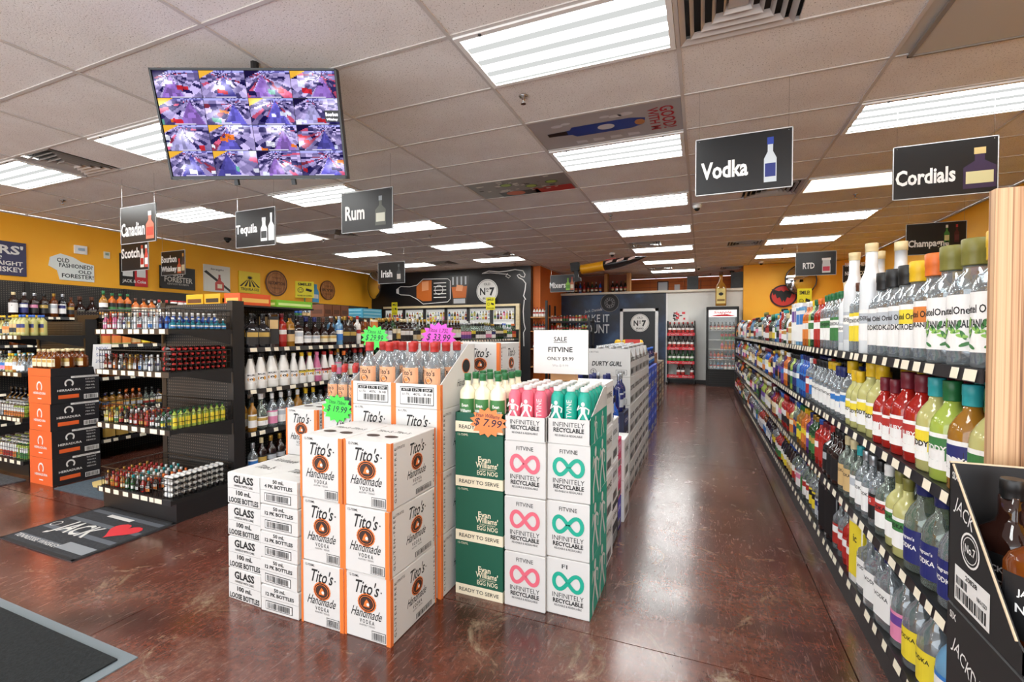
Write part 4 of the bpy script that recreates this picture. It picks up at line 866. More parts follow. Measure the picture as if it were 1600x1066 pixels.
def print_titos(w, d, h, size='12-750ML', cut=None):
    key = ('titos', w, d, h, size, cut)
    if key in PRN: return PRN[key]
    F, R, L, T = frames(w, d, h); pm = MB(); om = MB()
    hh = h if cut is None else cut[0]
    e = .024
    # orange corner stripes
    om.rect(F, 0, e*.55, 0, hh, 0); om.rect(F, w-e*.9, w, 0, hh, 0); om.rect(R, 0, e*.8, 0, hh, 0); om.rect(R, d-e*.5, d, 0, hh, 0)
    def logo(f, W, s=1.0, cx=.5, hb=h):
        c = W*cx
        pm.text(f, "Tito's", c, hb*.80, .135*s, .062*s, 0, 1, .012, .28); pm.disc(f, c+.078*s, hb*.775, .004, None, 0, 1, 6)
        pm.disc(f, c, hb*.57, .052*s, .043*s, 1, 1, 40, .04); pm.disc(f, c, hb*.57, .045*s, .037*s, 0, 2, 24); pm.ring(f, c, hb*.57, .036*s, .039*s, 1, 3, 24, .82); pm.disc(f, c, hb*.57, .033*s, .027*s, 2, 3, 20)
        pm.poly(f, [(c-.018*s,hb*.57-.016*s),(c+.016*s,hb*.57-.016*s),(c+.012*s,hb*.57+.006*s),(c,hb*.57+.018*s),(c-.01*s,hb*.57+.004*s)], 1, 4); pm.disc(f, c+.008*s, hb*.57-.004*s, .008*s, None, 3, 5, 10)
        pm.text(f, 'Handmade', c, hb*.41, .165*s, .042*s, 0, 1, .006, .35); pm.text(f, 'V O D K A', c, hb*.285, .08*s, .019*s, 0, 1, .015); pm.text(f, 'AUSTIN * TEXAS', c, hb*.225, .085*s, .008*s, 0, 1)
    if cut is None:
        logo(F, w); pm.text(F, size, .055, h*.95, .055, .011, 0, 1, .01)
        pm.rect(F, w*.60, w*.90, h*.035, h*.175, 0, 1); pm.rect(F, w*.61, w*.89, h*.042, h*.168, 3, 2); pm.barcode(F, w*.625, w*.875, h*.05, h*.155, 0, 3, 4)
        logo(R, d, .92, .55); pm.text(R, 'G L U T E N - F R E E', .034, h*.5, h*.82, .014, 0, 1, .01, 0, pi/2); pm.text(R, 'G L U T E N - F R E E', d-.02, h*.5, h*.82, .012, 0, 1, .01, 0, pi/2)
        pm.rect(R, d*.52, d*.88, h*.05, h*.13, 0, 1); pm.rect(R, d*.53, d*.87, h*.056, h*.124, 3, 2); pm.barcode(R, d*.54, d*.86, h*.06, h*.12, 0, 3, 6); pm.text(R, '12/750ML BOTTLES', d*.2, h*.9, .06, .012, 0, 1)
        for sx in (.3, .7): pm.disc(T, w*sx, d*.3, .035, .022, 2, 1, 16); pm.text(T, "Tito's", w*sx, d*.55, .09, .035, 0, 1, 0, .3)
    else:
        pm.rect(F, w*.14, w*.86, hh*.12, hh*.88, 0, 1); pm.rect(F, w*.15, w*.85, hh*.15, hh*.85, 3, 2)
        pm.barcode(F, w*.3, w*.8, hh*.2, hh*.46, 0, 3, 8)
        for q in range(3):
            pm.rect(F, w*(.17+.23*q), w*(.38+.23*q), hh*.68, hh*.82, 0, 3); pm.text(F, ('ATF','1.75L','SRP')[q], w*(.275+.23*q), hh*.75, .04, .012, 3, 4); pm.text(F, ('6-1.75L','40%','B.48')[q], w*(.275+.23*q), hh*.57, .045, .013, 0, 3, .01)
        pm.disc(R, d*.72, h*.62, .05, .042, 1, 1, 40, .04); pm.disc(R, d*.72, h*.62, .043, .036, 0, 2, 24); pm.text(R, 'Handmade', d*.66, h*.36, .15, .04, 0, 1, 0, .35); pm.text(R, 'V O D K A', d*.66, h*.2, .08, .016, 0, 1)
    PRN[key] = (om.mesh('corner_stripes', ORANGE), pm.mesh('printing', [INK, ORANGE, BROWNM, PAPER])); return PRN[key]
def titos(name, label, x0, x1, y0, z0, d, h, group, size='12-750ML', cut=None, rz=0):
    w = x1-x0; t = thing(name, label, 'case', ((x0+x1)/2, y0+d/2, z0), rz, group)
    obj('carton', case_body(w, d, h, CARD, cut), t); a, b = print_titos(w, d, h, size, cut); obj('corner_stripes', a, t); obj('printing', b, t); return t
rowsn = ('bottom', 'middle', 'top')
H12 = .2965
for j in range(3):
    for k, (xa, xb) in enumerate(((-1.745,-1.492),(-1.489,-1.236))):
        titos('vodka_case', f"white and orange vodka case, {rowsn[j]} of the front stack's {('left','right')[k]} column", xa, xb, 1.63+(.004 if (j+k)%2 else 0), j*H12, .37, H12-.001, 'white and orange vodka cases', rz=RND.uniform(-.012,.012))
# 1.75 litre columns behind
H6 = .325
for k, (xa, xb) in enumerate(((-1.800,-1.512),(-1.508,-1.222))):
    for j in range(3): titos('vodka_case', f"tall white and orange vodka case, {rowsn[j]} of the {('left','right')[k]} stack under cut trays", xa, xb, 2.04 if k == 0 else 2.03, j*H6, .38, H6-.001, 'white and orange vodka cases', '6-1.75L')
    titos('vodka_tray', f"cut-open vodka case of clear red-capped bottles, {('left','right')[k]} of two", xa, xb, 2.04 if k == 0 else 2.03, 3*H6, .38, .33, 'cut-open vodka cases', '6-1.75L', (.125,.325))
TB = ('titos',.335,.054,'clear','red','peach','peach',1,"Tito's")
def titos_bottles(x0, nx, y0, ny, z, st, label, group, dx=.135, dy=.12):
    for ix in range(nx):
        for iy in range(ny): put('clear_vodka_bottle', st, (x0+ix*dx, y0+iy*dy, z), RND.uniform(-.2,.2), label, group, True)
titos_bottles(-1.725, 2, 2.105, 3, .975+.005, TB, 'large clear red-capped vodka bottle in the left cut case', 'clear vodka bottles in cut cases')
titos_bottles(-1.432, 2, 2.095, 3, .975+.005, TB, 'large clear red-capped vodka bottle in the right cut case', 'clear vodka bottles in cut cases')
# lower stack to the left with a tray of small bottles
for j in range(3): titos('vodka_case', f"white and orange vodka case behind the glass cases, {rowsn[j]} of its stack", -2.44, -2.185, 2.17, j*H12, .37, H12-.001, 'white and orange vodka cases')
for j in range(3): titos('vodka_case', f"white vodka case under the small red-capped bottles, {rowsn[j]} of its stack", -2.17, -1.83, 2.20, j*.29, .36, .289, 'white and orange vodka cases')
titos('vodka_tray', 'low white tray of small red-capped vodka bottles', -2.17, -1.83, 2.20, .87, .36, .1, 'cut-open vodka cases', '12-750ML', (.05,.09))
titos_bottles(-2.12, 4, 2.25, 3, .875, ('titos',.29,.038,'clear','red','peach','peach',1,"Tito's"), 'small clear red-capped vodka bottle in the low white tray', 'clear vodka bottles in cut cases', .082, .1)
# upright cases farther back
for j in range(4):
    for k, (xa, xb) in enumerate(((-2.10,-1.80),(-1.79,-1.49),(-1.48,-1.20))):
        titos('vodka_case', f"white vodka case in the back row, {('left','centre','right')[k]} column, {('bottom','second','third','top')[j]}", xa, xb, 2.72, j*H6, .36, H6-.001, 'white and orange vodka cases', '6-1.75L')
# white cases of small bottles
def print_glass(w, d, h, kind):
    key = ('glass', kind, w, d, h)
    if key in PRN: return PRN[key]
    F, R, L, T = frames(w, d, h); m = MB()
    if kind == 'l':
        m.text(F, 'GLASS', w/2, h*.80, w*.62, h*.24, 0, 1, .035); m.text(F, 'HANDLE WITH CARE', w/2, h*.60, w*.58, h*.07, 0, 1, .02); m.rect(F, 0, w, h*.50, h*.506, 0)
        m.text(F, '100 mL', w/2, h*.38, w*.46, h*.15, 0, 1, .035); m.text(F, 'LOOSE BOTTLES', w/2, h*.14, w*.92, h*.17, 0, 1, .035)
    else:
        n = '50 mL', ('4 PK BOTTLES' if kind == 'r4' else '12 PK BOTTLES')
        m.text(F, n[0], w/2, h*.88, w*.3, h*.14, 0, 1, .03); m.text(F, n[1], w/2, h*.69, w*.76, h*.14, 0, 1, .035); m.rect(F, 0, w, h*.53, h*.537, 0)
        m.rect(F, w*.12, w*.84, h*.12, h*.44, 0, 1); m.rect(F, w*.135, w*.825, h*.145, h*.415, 1, 2); m.barcode(F, w*.18, w*.78, h*.17, h*.39, 0, 3, 5)
    m.text(T, "Tito's", w*.5, d*.35, w*.5, .05, 0, 1, 0, .3); m.text(T, 'Handmade', w*.5, d*.7, w*.7, .05, 0, 1, 0, .35)
    PRN[key] = m.mesh('printing', [INK, PAPER]); return PRN[key]
for j in range(4):
    t = thing('glass_case', f"white GLASS case of loose bottles, {('bottom','second','third','top')[j]} of the left column", 'case', (-2.122, 1.63+.185, j*.164), RND.uniform(-.03,.03), 'white cases of small bottles')
    obj('carton', case_body(.236, .37, .163, CARD), t); obj('printing', print_glass(.236, .37, .163, 'l'), t)
for j in range(5):
    t = thing('glass_case', f"white pack-of-miniatures case, {('bottom','second','third','fourth','top')[j]} beside the GLASS cases", 'case', (-1.877, 1.62+.185, j*.1325), RND.uniform(-.025,.025), 'white cases of small bottles')
    obj('carton', case_body(.240, .37, .1315, CARD), t); obj('printing', print_glass(.240, .37, .1315, 'r4' if j == 4 else 'r'), t)
# egg nog cases
EWG, EWC = mat('#0f5540', .6), mat('#e9e0c4', .6)
def print_nog(w, d, h, tray):
    key = ('nog', tray)
    if key in PRN: return PRN[key]
    F, R, L, T = frames(w, d, h); m = MB(); z = .0 
    m.rect(F, 0, w, .0, .055, 1, 1); m.rect(R, 0, d, 0, .055, 1, 1); m.text(F, 'READY TO SERVE', w/2, .0275, w*.84, .02, 0, 2, .01)
    if not tray:
        m.text(F, 'Evan', w*.62, h*.53, .07, .030, 1, 2, .02); m.text(F, "Williams'", w*.67, h*.43, .125, .030, 1, 2, .02); m.text(F, 'Original Southern', w*.68, h*.35, .09, .012, 1, 2, 0, .3); m.text(F, 'EGG NOG', w*.68, h*.285, .115, .024, 1, 2, .012); m.text(F, '12-750ML', .045, h*.955, .06, .011, 1, 2)
        for q in range(9): m.text(R, 'EGG NOG', d*.5, h*(.25+q*.08), .1, .012, 1, 2)
    PRN[key] = m.mesh('printing', [INK, EWC]); return PRN[key]
for j in range(3):
    t = thing('egg_nog_case', f"dark green egg nog case, {rowsn[j]} of its stack", 'case', (-1.052, 2.12+.19, j*.284), RND.uniform(-.01,.01), 'green egg nog cases'); obj('carton', case_body(.27, .38, .283, EWG), t); obj('printing', print_nog(.27, .38, .283, 0), t)
t = thing('egg_nog_tray', 'cut dark green egg nog tray holding cream bottles', 'case', (-1.052, 2.12+.19, .852)); obj('carton', case_body(.27, .38, .16, EWG, (.10,.11)), t); obj('printing', print_nog(.27, .38, .16, 1), t)
for ix in range(3):
    for iy in range(4): put('egg_nog_bottle', ('tall',.295,.042,'cream','green','green','green',1,"Evan|Williams",LB['white']), (-1.052+(ix-1)*.088, 2.12+.05+iy*.092, .857), RND.uniform(-.15,.15), 'cream egg nog bottle with dark green cap in the green tray', 'cream egg nog bottles', True)
# wine bottle cases with an infinity mark
PK, TL = mat('#dd6678', .5), mat('#15a389', .5); TLD = mat('#0e8d78', .55)
def silhouette(m, f, cx, cy, s, mi, k=2):
    m.disc(f, cx, cy+.09*s, .022*s, .026*s, mi, k, 10)
    m.poly(f, [(cx-.028*s,cy+.06*s),(cx+.028*s,cy+.06*s),(cx+.022*s,cy-.02*s),(cx-.022*s,cy-.02*s)], mi, k)
    m.stroke(f, [(cx-.025*s,cy+.055*s),(cx-.065*s,cy+.02*s),(cx-.045*s,cy+.075*s)], .016*s, mi, k); m.stroke(f, [(cx+.025*s,cy+.055*s),(cx+.07*s,cy+.03*s),(cx+.06*s,cy-.02*s)], .016*s, mi, k)
    m.stroke(f, [(cx-.012*s,cy-.01*s),(cx-.05*s,cy-.08*s),(cx-.045*s,cy-.15*s)], .024*s, mi, k); m.stroke(f, [(cx+.012*s,cy-.01*s),(cx+.04*s,cy-.07*s),(cx+.075*s,cy-.13*s)], .024*s, mi, k)
def print_fit(w, d, h, colm, tray, teal, blank):
    key = ('fit', colm.name, tray, teal, blank)
    if key in PRN: return PRN[key]
    F, R, L, T = frames(w, d, h); m = MB()
    if not tray:
        P = []
        for i in range(41):
            t = 2*pi*i/40; P.append((w/2+.070*cos(t)/(1+sin(t)**2*.35), h*.60+.078*sin(t)*cos(t)/(1+.1*sin(t)**2)))
        m.stroke(F, P[10:31], .019, 0, 2); m.stroke(F, P[30:]+P[1:11], .019, 0, 3.5); m.text(F, 'FI' if blank else 'FITVINE', w*.42 if blank else w/2, h*.87, .028 if blank else .088, .020, 1, 1, .008)
        m.text(F, 'INFINITELY', w/2, h*.355, .155, .023, 1, 1, .0); m.text(F, 'RECYCLABLE', w/2, h*.255, .150, .022, 1, 1, .035); m.text(F, 'REUSABLE & RESEALABLE', w/2, h*.175, .135, .010, 1, 1, .01)
    else: m.text(F, 'INFINITELY', w/2, .093, .155, .022, 1, 1, 0); m.text(F, 'RECYCLABLE', w/2, .066, .150, .022, 1, 1, .035); m.text(F, 'REUSABLE & RESEALABLE', w/2, .040, .135, .010, 1, 1, .01)
    if teal:
        hh = h if not tray else h*.5
        m.rect(R, 0, d, 0, hh, 0, 1)
        for q in range(2): silhouette(m, R, d*(.28+.42*q), hh*.5, 1.0 if not tray else .5, 2, 2)
    PRN[key] = m.mesh('printing', [colm, INK, PAPER]); return PRN[key]
for k, (xa, xb, cm, word, y0) in enumerate(((-.905,-.692,PK,'pink',2.115),(-.688,-.478,TL,'teal',2.135))):
    w = xb-xa
    for j in range(3):
        t = thing('wine_case', f"white case with {word} infinity mark, {rowsn[j]} of its stack", 'case', ((xa+xb)/2, y0+.20, j*.278), RND.uniform(-.01,.01), 'white infinity-mark wine cases'); obj('carton', case_body(w, .40, .277, CARD), t); obj('printing', print_fit(w, .40, .277, cm, False, k == 1, k == 1 and j == 0), t)
    t = thing('wine_tray', f"cut white tray of {word} wine bottles", 'case', ((xa+xb)/2, y0+.20, .834), 0, 'cut wine trays'); obj('carton', case_body(w, .40, .27, CARD, (.12,.24 if k else .13)), t); obj('printing', print_fit(w, .40, .27, cm, True, k == 1, False), t)
    g = GL['pink'] if k == 0 else GL['teal']
    key = ('fitb', k); bodym = mat('#e2677c' if k == 0 else '#14a08c', .35); capm = PAPER
    bd = MB().lathe([(.030,0),(.0325,.006),(.0325,.205),(.030,.222),(.020,.238),(.018,.243)], 16, 0).mesh('sleeve', bodym); cpm = MB().lathe([(.019,.243),(.0205,.245),(.0205,.262),(.0185,.264)], 12, 0).mesh('cap', capm)
    pm = MB(); ff = Fr((0,-.0336,0),(1,0,0),(0,0,1)); silhouette(pm, ff, 0, .15, .42, 0, 1); sil = pm.mesh('print', PAPER)
    pm = MB(); pm.text(ff, 'FITVINE', 0, .15, .11, .026, 0, 1, .0, 0, pi/2); vin = pm.mesh('print', PAPER)
    for ix in range(3):
        for iy in range(5):
            t = thing('wine_bottle', f"{word} aluminium wine bottle standing in the cut white tray", 'bottle', (xa+.038+ix*(w-.076)/2, y0+.045+iy*.077, .839), RND.uniform(-.05,.05), 'aluminium wine bottles'); obj('sleeve', bd, t); obj('cap', cpm, t)
            if iy == 0: obj('print', sil if ix != (2 if k == 0 else 1) else vin, t)
# sale sign on a wood post
t = thing('sale_sign', 'white paper SALE sign standing behind the pink and teal bottles', 'sign', (-.755, 2.58, 0))
MB().box(-.075, .075, .05, .12, 1.081, 1.15).build('post', KRAFT, t); MB().box(-.02, .02, .0, .06, 1.13, 1.25).build('backing_strut', KRAFT, t)
MB().box(-.16, .165, -.006, 0, 1.128, 1.38).build('paper', PAPER, t)
m = MB(); f_ = Fr((-.16,-.006,1.128),(1,0,0),(0,0,1)); c = .1625
m.text(f_, 'SALE', c, .200, .078, .027, 0, 1, .012); m.rect(f_, c-.04, c+.04, .179, .182, 0); m.text(f_, 'FITVINE', c, .140, .145, .029, 0, 1, .02); m.text(f_, 'ONLY $9.99', c, .086, .158, .024, 0, 1, .012); m.text(f_, 'Was $19.99', c, .047, .095, .016, 1, 1)
m.build('lettering', [INK, GREYM], t)
# starburst price cards
def star(label, loc, s, col, lines, rz=0):
    t = thing('price_star', label, 'price card', loc, rz, 'starburst price cards'); f = Fr((0,0,0),(1,0,0),(0,0,1))
    P = [((s*(1.0 if i % 2 else .76))*cos(2*pi*i/28), (s*.72*(1.0 if i % 2 else .78))*sin(2*pi*i/28)) for i in range(28)]
    MB().slab(f, P, .002).build('card', mat(col, .6), t); m = MB(); f2 = Fr((0,-.002,0),(1,0,0),(0,0,1))
    for i, (tx, w, h) in enumerate(lines): m.text(f2, tx, 0, s*(.32-.36*i), w, h, 0, 1, .008, .25, -.06)
    m.build('lettering', mat('#1c2238' if '9' not in col[:2] else '#1c2238', .6), t)
star('neon green starburst price card among the low vodka cases', (-2.04, 2.188, .905), .12, '#47e04a', [('Titos 750ml',.13,.022),('$ 19.99',.15,.045)])
star('neon green starburst price card behind the tall bottles', (-2.17, 2.70, 1.33), .125, '#4be055', [('Titos 1L',.13,.025),('$ 29.99',.15,.05)])
star('hot pink starburst price card above the rear vodka cases', (-1.64, 2.70, 1.335), .14, '#ee5bd0', [('Titos 1.75L',.16,.028),('$ 33.99',.18,.055)])
star('orange starburst price card on the egg nog tray', (-.995, 2.112, .912), .105, '#f2864a', [('Evan Williams',.13,.02),('$ 7.99',.15,.045)])
# row of mixed cases running down the aisle
def plain_case(x1, w, y0, y1, z0, z1, colr, label, marks, grp='mixed cases down the aisle', name='liquor_case'):
    d = y1-y0; h = z1-z0; t = thing(name, label, 'case', (x1-w/2, (y0+y1)/2, z0), 0, grp); obj('carton', case_body(w, d, h, mat(colr, .55)), t)
    F, R, L, T = frames(w, d, h); m = MB()
    bg, ink, tx = marks
    m.rect(R, d*.12, d*.88, h*.52, h*.88, 1, 1); m.text(R, tx, d*.5, h*.7, d*.6, h*.12, 0, 2, .01); m.rect(R, d*.2, d*.8, h*.08, h*.3, 2, 1); m.barcode(R, d*.24, d*.76, h*.1, h*.28, 3, 2, 3)
    m.rect(F, w*.1, w*.9, h*.45, h*.85, 1, 1); m.text(F, tx, w*.5, h*.65, w*.6, h*.12, 0, 2, .01)
    m.build('printing', [mat(ink, .6), mat(bg, .6), PAPER, INK], t); return t
y = 2.60; cols = [('white',[('#f2f2f0','#e4e2dc','#222222','WINE')]*4,.26,.27),('white and black',[('#1d1d20','#f2f2f0','#111111','VODKA'),('#f2f2f0','#dcdcdc','#222222','VODKA'),('#f2f2f0','#e6e6e6','#222222','VODKA')],.26,.27),('magenta and violet',[('#4a3fb0','#6a5fd0','#ffffff','SELTZER'),('#d93a6a','#ee7a9a','#ffffff','SELTZER'),('#d93a6a','#f08aa8','#ffffff','SELTZER')],.20,.21),('tall white',[('#f1f1ef','#dcdcda','#333333','WINE')]*2,.24,.30),('navy',[('#20243f','#3a4270','#e8e8f0','GIN')]*3,.24,.25)]
x1 = -.50
for ci, (word, st, dd, hh) in enumerate(cols):
    for j, (c1, c2, c3, tx) in enumerate(st):
        plain_case(x1-(.0 if ci != 3 else -.03), .34, y, y+dd, j*hh, (j+1)*hh-.001, c1, f"{word} case in the aisle row behind the teal stack, {('bottom','second','third','top')[j]}" , (c2, c3, tx))
    zt = len(st)*hh
    if ci in (1, 2, 4):
        for ix in range(3):
            for iy in range(2): put('blue_bottle', ('round',.29,.038,('blue','blue','navy')[ci//2],('navy','black','silver')[ci//2],'silver' if ci else 'white','navy'), (x1-.05-ix*.09, y+.055+iy*.1, zt), pi/2, f"{('bright blue','bright blue','navy blue')[ci//2]} bottle standing on the {word} aisle cases", 'bottles on the aisle cases', ix == 0)
    y += dd+.012; x1 -= .012
# big white display of lemonade cases
y0d = 4.02
for j in range(5):
    for k in range(5):
        last = j == 4
        t = thing('lemonade_case', f"white lemonade case in the tall aisle display, {('front','second','third','fourth','rear')[k]} column, {('bottom','second','third','fourth','top')[j]} layer", 'case', (-.74, y0d+.16+k*.30, j*.246), 0, 'white lemonade cases'); w, d, h = .36, .296, .245
        obj('carton', case_body(w, d, h if not last else .245, CARD, (.24,.14) if last else None), t)
        key = ('durty', last)
        if key not in PRN:
            F, R, L, T = frames(w, d, h); m = MB(); m.text(F, 'DURTY GURL', w*.45, h*.45, w*.72, .042, 0, 1, .03, .2); m.text(F, '6 BOTTLES', w*.13, h*.86, .08, .014, 0, 1); m.ring(F, w*.12, h*.16, .022, .026, 0, 1, 16); m.text(F, '2', w*.12, h*.16, None, .026, 0, 1, .02); m.rect(F, w*.66, w*.92, h*.06, h*.24, 0, 1); m.rect(F, w*.668, w*.912, h*.07, h*.23, 1, 2); m.barcode(F, w*.70, w*.88, h*.09, h*.2, 0, 3, 2)
            m.rect(R, d*.06, d*.94, h*.06, h*.3, 2, 1); m.barcode(R, d*.1, d*.5, h*.1, h*.26, 0, 2, 4); m.text(R, 'DURTY GURL', d*.5, h*.6, d*.8, .04, 0, 1, .03, .2)
            PRN[key] = m.mesh('printing', [INK, PAPER, GREYM])
        obj('printing', PRN[key], t)
        if last:
            for ix in range(3):
                for iy in range(3): put('lemonade_bottle', ('round',.26,.04,'clear','silver','white','pink'), (-.74+(ix-1)*.11, y0d+.16+k*.30+(iy-1)*.09, 4*.246+.005), pi/2, f"clear bottle with pink stripe in the {('front','second','third','fourth','rear')[k]} display case", 'bottles in the lemonade display', False)
# blue beer cartons and the last columns of the row
for k in range(4):
    for j in range(3):
        plain_case(-.62, .40, 5.62+k*.42, 6.03+k*.42, j*.30, j*.30+.299, '#1d3fae', f"royal blue beer carton, {('first','second','third','fourth')[k]} column of the blue stack, {rowsn[j]}", ('#2f5fd8', '#f2f4fa', 'LIGHT'), 'blue beer cartons', 'beer_carton')
    for ix in range(3 if k else 0):
        for iy in range(3): put('blue_bottle', ('wine',.25,.032,'navy','blue','blue','silver'), (-.68-ix*.1, 5.70+k*.42+iy*.11, .90), pi/2, f"dark blue bottle on the {('first','second','third','fourth')[k]} blue carton column", 'bottles on the blue cartons', False)
t = thing('snack_display', 'yellow bag display with a red and orange header above the blue cartons', 'display', (-.82, 5.66, .901)); MB().box(-.16,.16,0,.3,0,.03).build('stand', KRAFT, t)
r_ = random.Random(5)
for q in range(12): a, b = -.13+.087*(q % 4), .09+.11*(q//4); MB().lathe([(.01,b-.05),(.042,b-.03),(.045,b+.03),(.03,b+.06),(.01,b+.065)], 8, 0, 0, 1, .5).build('bag', mat('#e3b52a', .35), t).location = (a, .1, 0)
m = MB(); f_ = Fr((-.02,-.03,.02),(1,0,0),(0,0,1)); m.slab(f_, [(0,0),(.17,0),(.17,.36),(0,.36)], .02, 0); m.poly(f_, [(.085,.1),(.14,.17),(.085,.24),(.03,.17)], 1, 30); m.build('header', [mat('#c2382c', .5), mat('#f0a030', .5)], t)
for j in range(4): plain_case(-.66, .38, 7.36, 7.80, j*.26, j*.26+.259, '#8c5a3c', f"brown kraft case in the far aisle column, {('bottom','second','third','top')[j]}", ('#a8744e','#2a1a10','RYE'))
for k in range(3):
    for j in range(3): plain_case(-.70, .38, 8.1+k*.6, 8.6+k*.6, j*.27, j*.27+.269, ('#6a2a2e','#3a2f2a','#7a6a58')[k], f"{('maroon','dark brown','grey brown')[k]} case at the far end of the aisle row, {rowsn[j]}", ('#c9b79a','#2a1a18','WINE'))
# ================================================================ hanging signs
SIGNB = mat('#17181a', .35); SIGNE = mat('#cfd2d4', .4)
def bottle_outline(cx, z0, h, w, neck=.3, shoulder=.62, capz=.86):
    return [(cx-w/2,z0),(cx+w/2,z0),(cx+w/2,z0+h*shoulder*.85),(cx+w*neck/2,z0+h*shoulder*1.1),(cx+w*neck/2,z0+h*capz),(cx-w*neck/2,z0+h*capz),(cx-w*neck/2,z0+h*shoulder*1.1),(cx-w/2,z0+h*shoulder*.85)]
def hang_sign(label, words, x, y, w=.62, h=.405, z0=2.345, pics=(), tw=None, th=None, tcx=None, tcz=None):
    t = thing('hanging_sign', label, 'sign', (x, y, z0), 0, 'black department signs hanging from the ceiling')
    MB().box(0, w, -.004, .004, 0, h).build('board', SIGNB, t)
    m = MB(); e = .006
    for a in ((0,w,0,e),(0,w,h-e,h),(0,e,0,h),(w-e,w,0,h)): m.box(a[0],a[1],-.0055,.0055,a[2],a[3])
    m.build('edge_trim', SIGNE, t)
    f = Fr((0,-.004,0),(1,0,0),(0,0,1)); m = MB(); n = len(words)
    for i, s_ in enumerate(words):
        m.text(f, s_, w*(tcx or .31), h*(tcz or .45)+(n-1)*.09-i*.18, tw or .36, (th or .105)*1.2, 0, 2, .03)
    m.build('lettering', mat('#f0f0ee', .5), t)
    for (cx, bz, bh, bw, body, cap, lab, neck) in pics:
        m = MB(); P = bottle_outline(cx*w, bz*h, bh*h, bw*w, neck); m.poly(f, P, 0, 2)
        nk = bw*w*neck*.6; top = bz*h+bh*h*.84; m.rect(f, cx*w-nk, cx*w+nk, top, bz*h+bh*h, 1, 3); m.rect(f, cx*w-bw*w*.42, cx*w+bw*w*.42, bz*h+bh*h*.12, bz*h+bh*h*.42, 2, 3)
        m.build('bottle_picture', [mat(body, .4), mat(cap, .4), mat(lab, .4)], t)
    for xx in (.025, w-.025):
        MB().tube((xx,0,h-.015),(xx,0,CEIL-z0), .0016, 4).build('wire', CHROME, t); MB().lathe([(.004,0),(.004,.002)],6,0).build('grommet', CHROME, t).location = (xx, -.005, h-.022)
    return t
hang_sign('black hanging sign reading Vodka with a clear bottle', ['Vodka'], -.05, 3.585, .604, .40, 2.338, [(.78,.12,.75,.125,'#c9d3da','#2b44a0','#26337c',.42)], .30, .10, .31, .42)
hang_sign('black hanging sign reading Cordials with a round dark bottle', ['Cordials'], 1.36, 4.46, .62, .41, 2.385, [(.83,.10,.72,.30,'#3a2c4a','#c9b27a','#d8d2a0',.3)], .36, .10, .32, .40)
hang_sign('black hanging sign reading Canadian with a red flask', ['Canadian'], -6.02, 3.16, .62, .41, 2.343, [(.84,.08,.72,.22,'#e0765a','#dcdcdc','#c8432e',.35)], .42, .125, .36, .38)
hang_sign('black hanging sign reading Scotch partly behind the Canadian sign', ['Scotch'], -7.77, 4.08, .62, .41, 2.24, [(.78,.1,.75,.13,'#e6e2da','#b84a32','#b0271f',.5),(.93,.1,.75,.12,'#d8564a','#ffffff','#ffffff',.5)], .42, .12, .35, .62)
hang_sign('black hanging sign reading Tequila with two silver bottles', ['Tequila'], -4.945, 3.735, .62, .42, 2.325, [(.72,.13,.62,.16,'#dfe3e4','#c8cbcc','#3a3c3e',.5),(.90,.13,.72,.14,'#e6eaea','#d8d8d8','#f4f4f4',.3)], .34, .11, .28, .46)
hang_sign('black hanging sign reading Bourbon Whiskey with two bottles', ['Bourbon', 'Whiskey'], -8.62, 5.12, .62, .41, 2.335, [(.76,.06,.6,.16,'#c8603a','#c2382c','#e8dcc0',.35),(.92,.06,.8,.14,'#4a3a3a','#d09a4a','#c8b890',.35)], .40, .10, .33, .45)
hang_sign('black hanging sign reading Rum with a dark bottle and iced glass', ['Rum'], -3.345, 3.67, .62, .40, 2.352, [(.77,.12,.70,.20,'#55584f','#8d949a','#cfd0c0',.26)], .24, .12, .27, .48)
hang_sign('black hanging sign reading Irish with a dark bottle', ['Irish'], -5.835, 7.38, .62, .41, 2.302, [(.78,.1,.78,.16,'#3a3c3e','#5a5e60','#c9c0b8',.32)], .26, .12, .33, .46)
hang_sign('black hanging sign reading RTD with a jar drink', ['RTD'], 1.557, 9.69, .62, .42, 2.375, [(.76,.1,.62,.20,'#c8c8c8','#e8e8e8','#c0304a',.9)], .18, .09, .33, .42)
hang_sign('black hanging sign reading Champagne with two wine bottles', ['Champagne'], 2.485, 7.65, .62, .41, 2.376, [(.68,.35,.55,.09,'#3f7a34','#dcd8c8','#d0c890',.35),(.84,.35,.55,.08,'#4a1a22','#c2383a','#5a2a30',.35)], .42, .10, .38, .33)
hang_sign('black hanging sign reading Mixers with green and amber bottles', ['Mixers'], -3.56, 11.27, .62, .43, 2.375, [(.74,.1,.7,.17,'#8cc63c','#7ab030','#5a9a2a',.35),(.91,.1,.75,.14,'#c8704a','#b04a3a','#e8dcc0',.35)], .42, .12, .31, .40)
hang_sign('far black hanging sign reading enjoy behind the RTD sign', ['NATIONAL BEVERAGES', 'NON-ALCOHOLIC', 'enjoy'], 2.72, 11.6, .62, .36, 2.40, [], .54, .07, .5, .52)
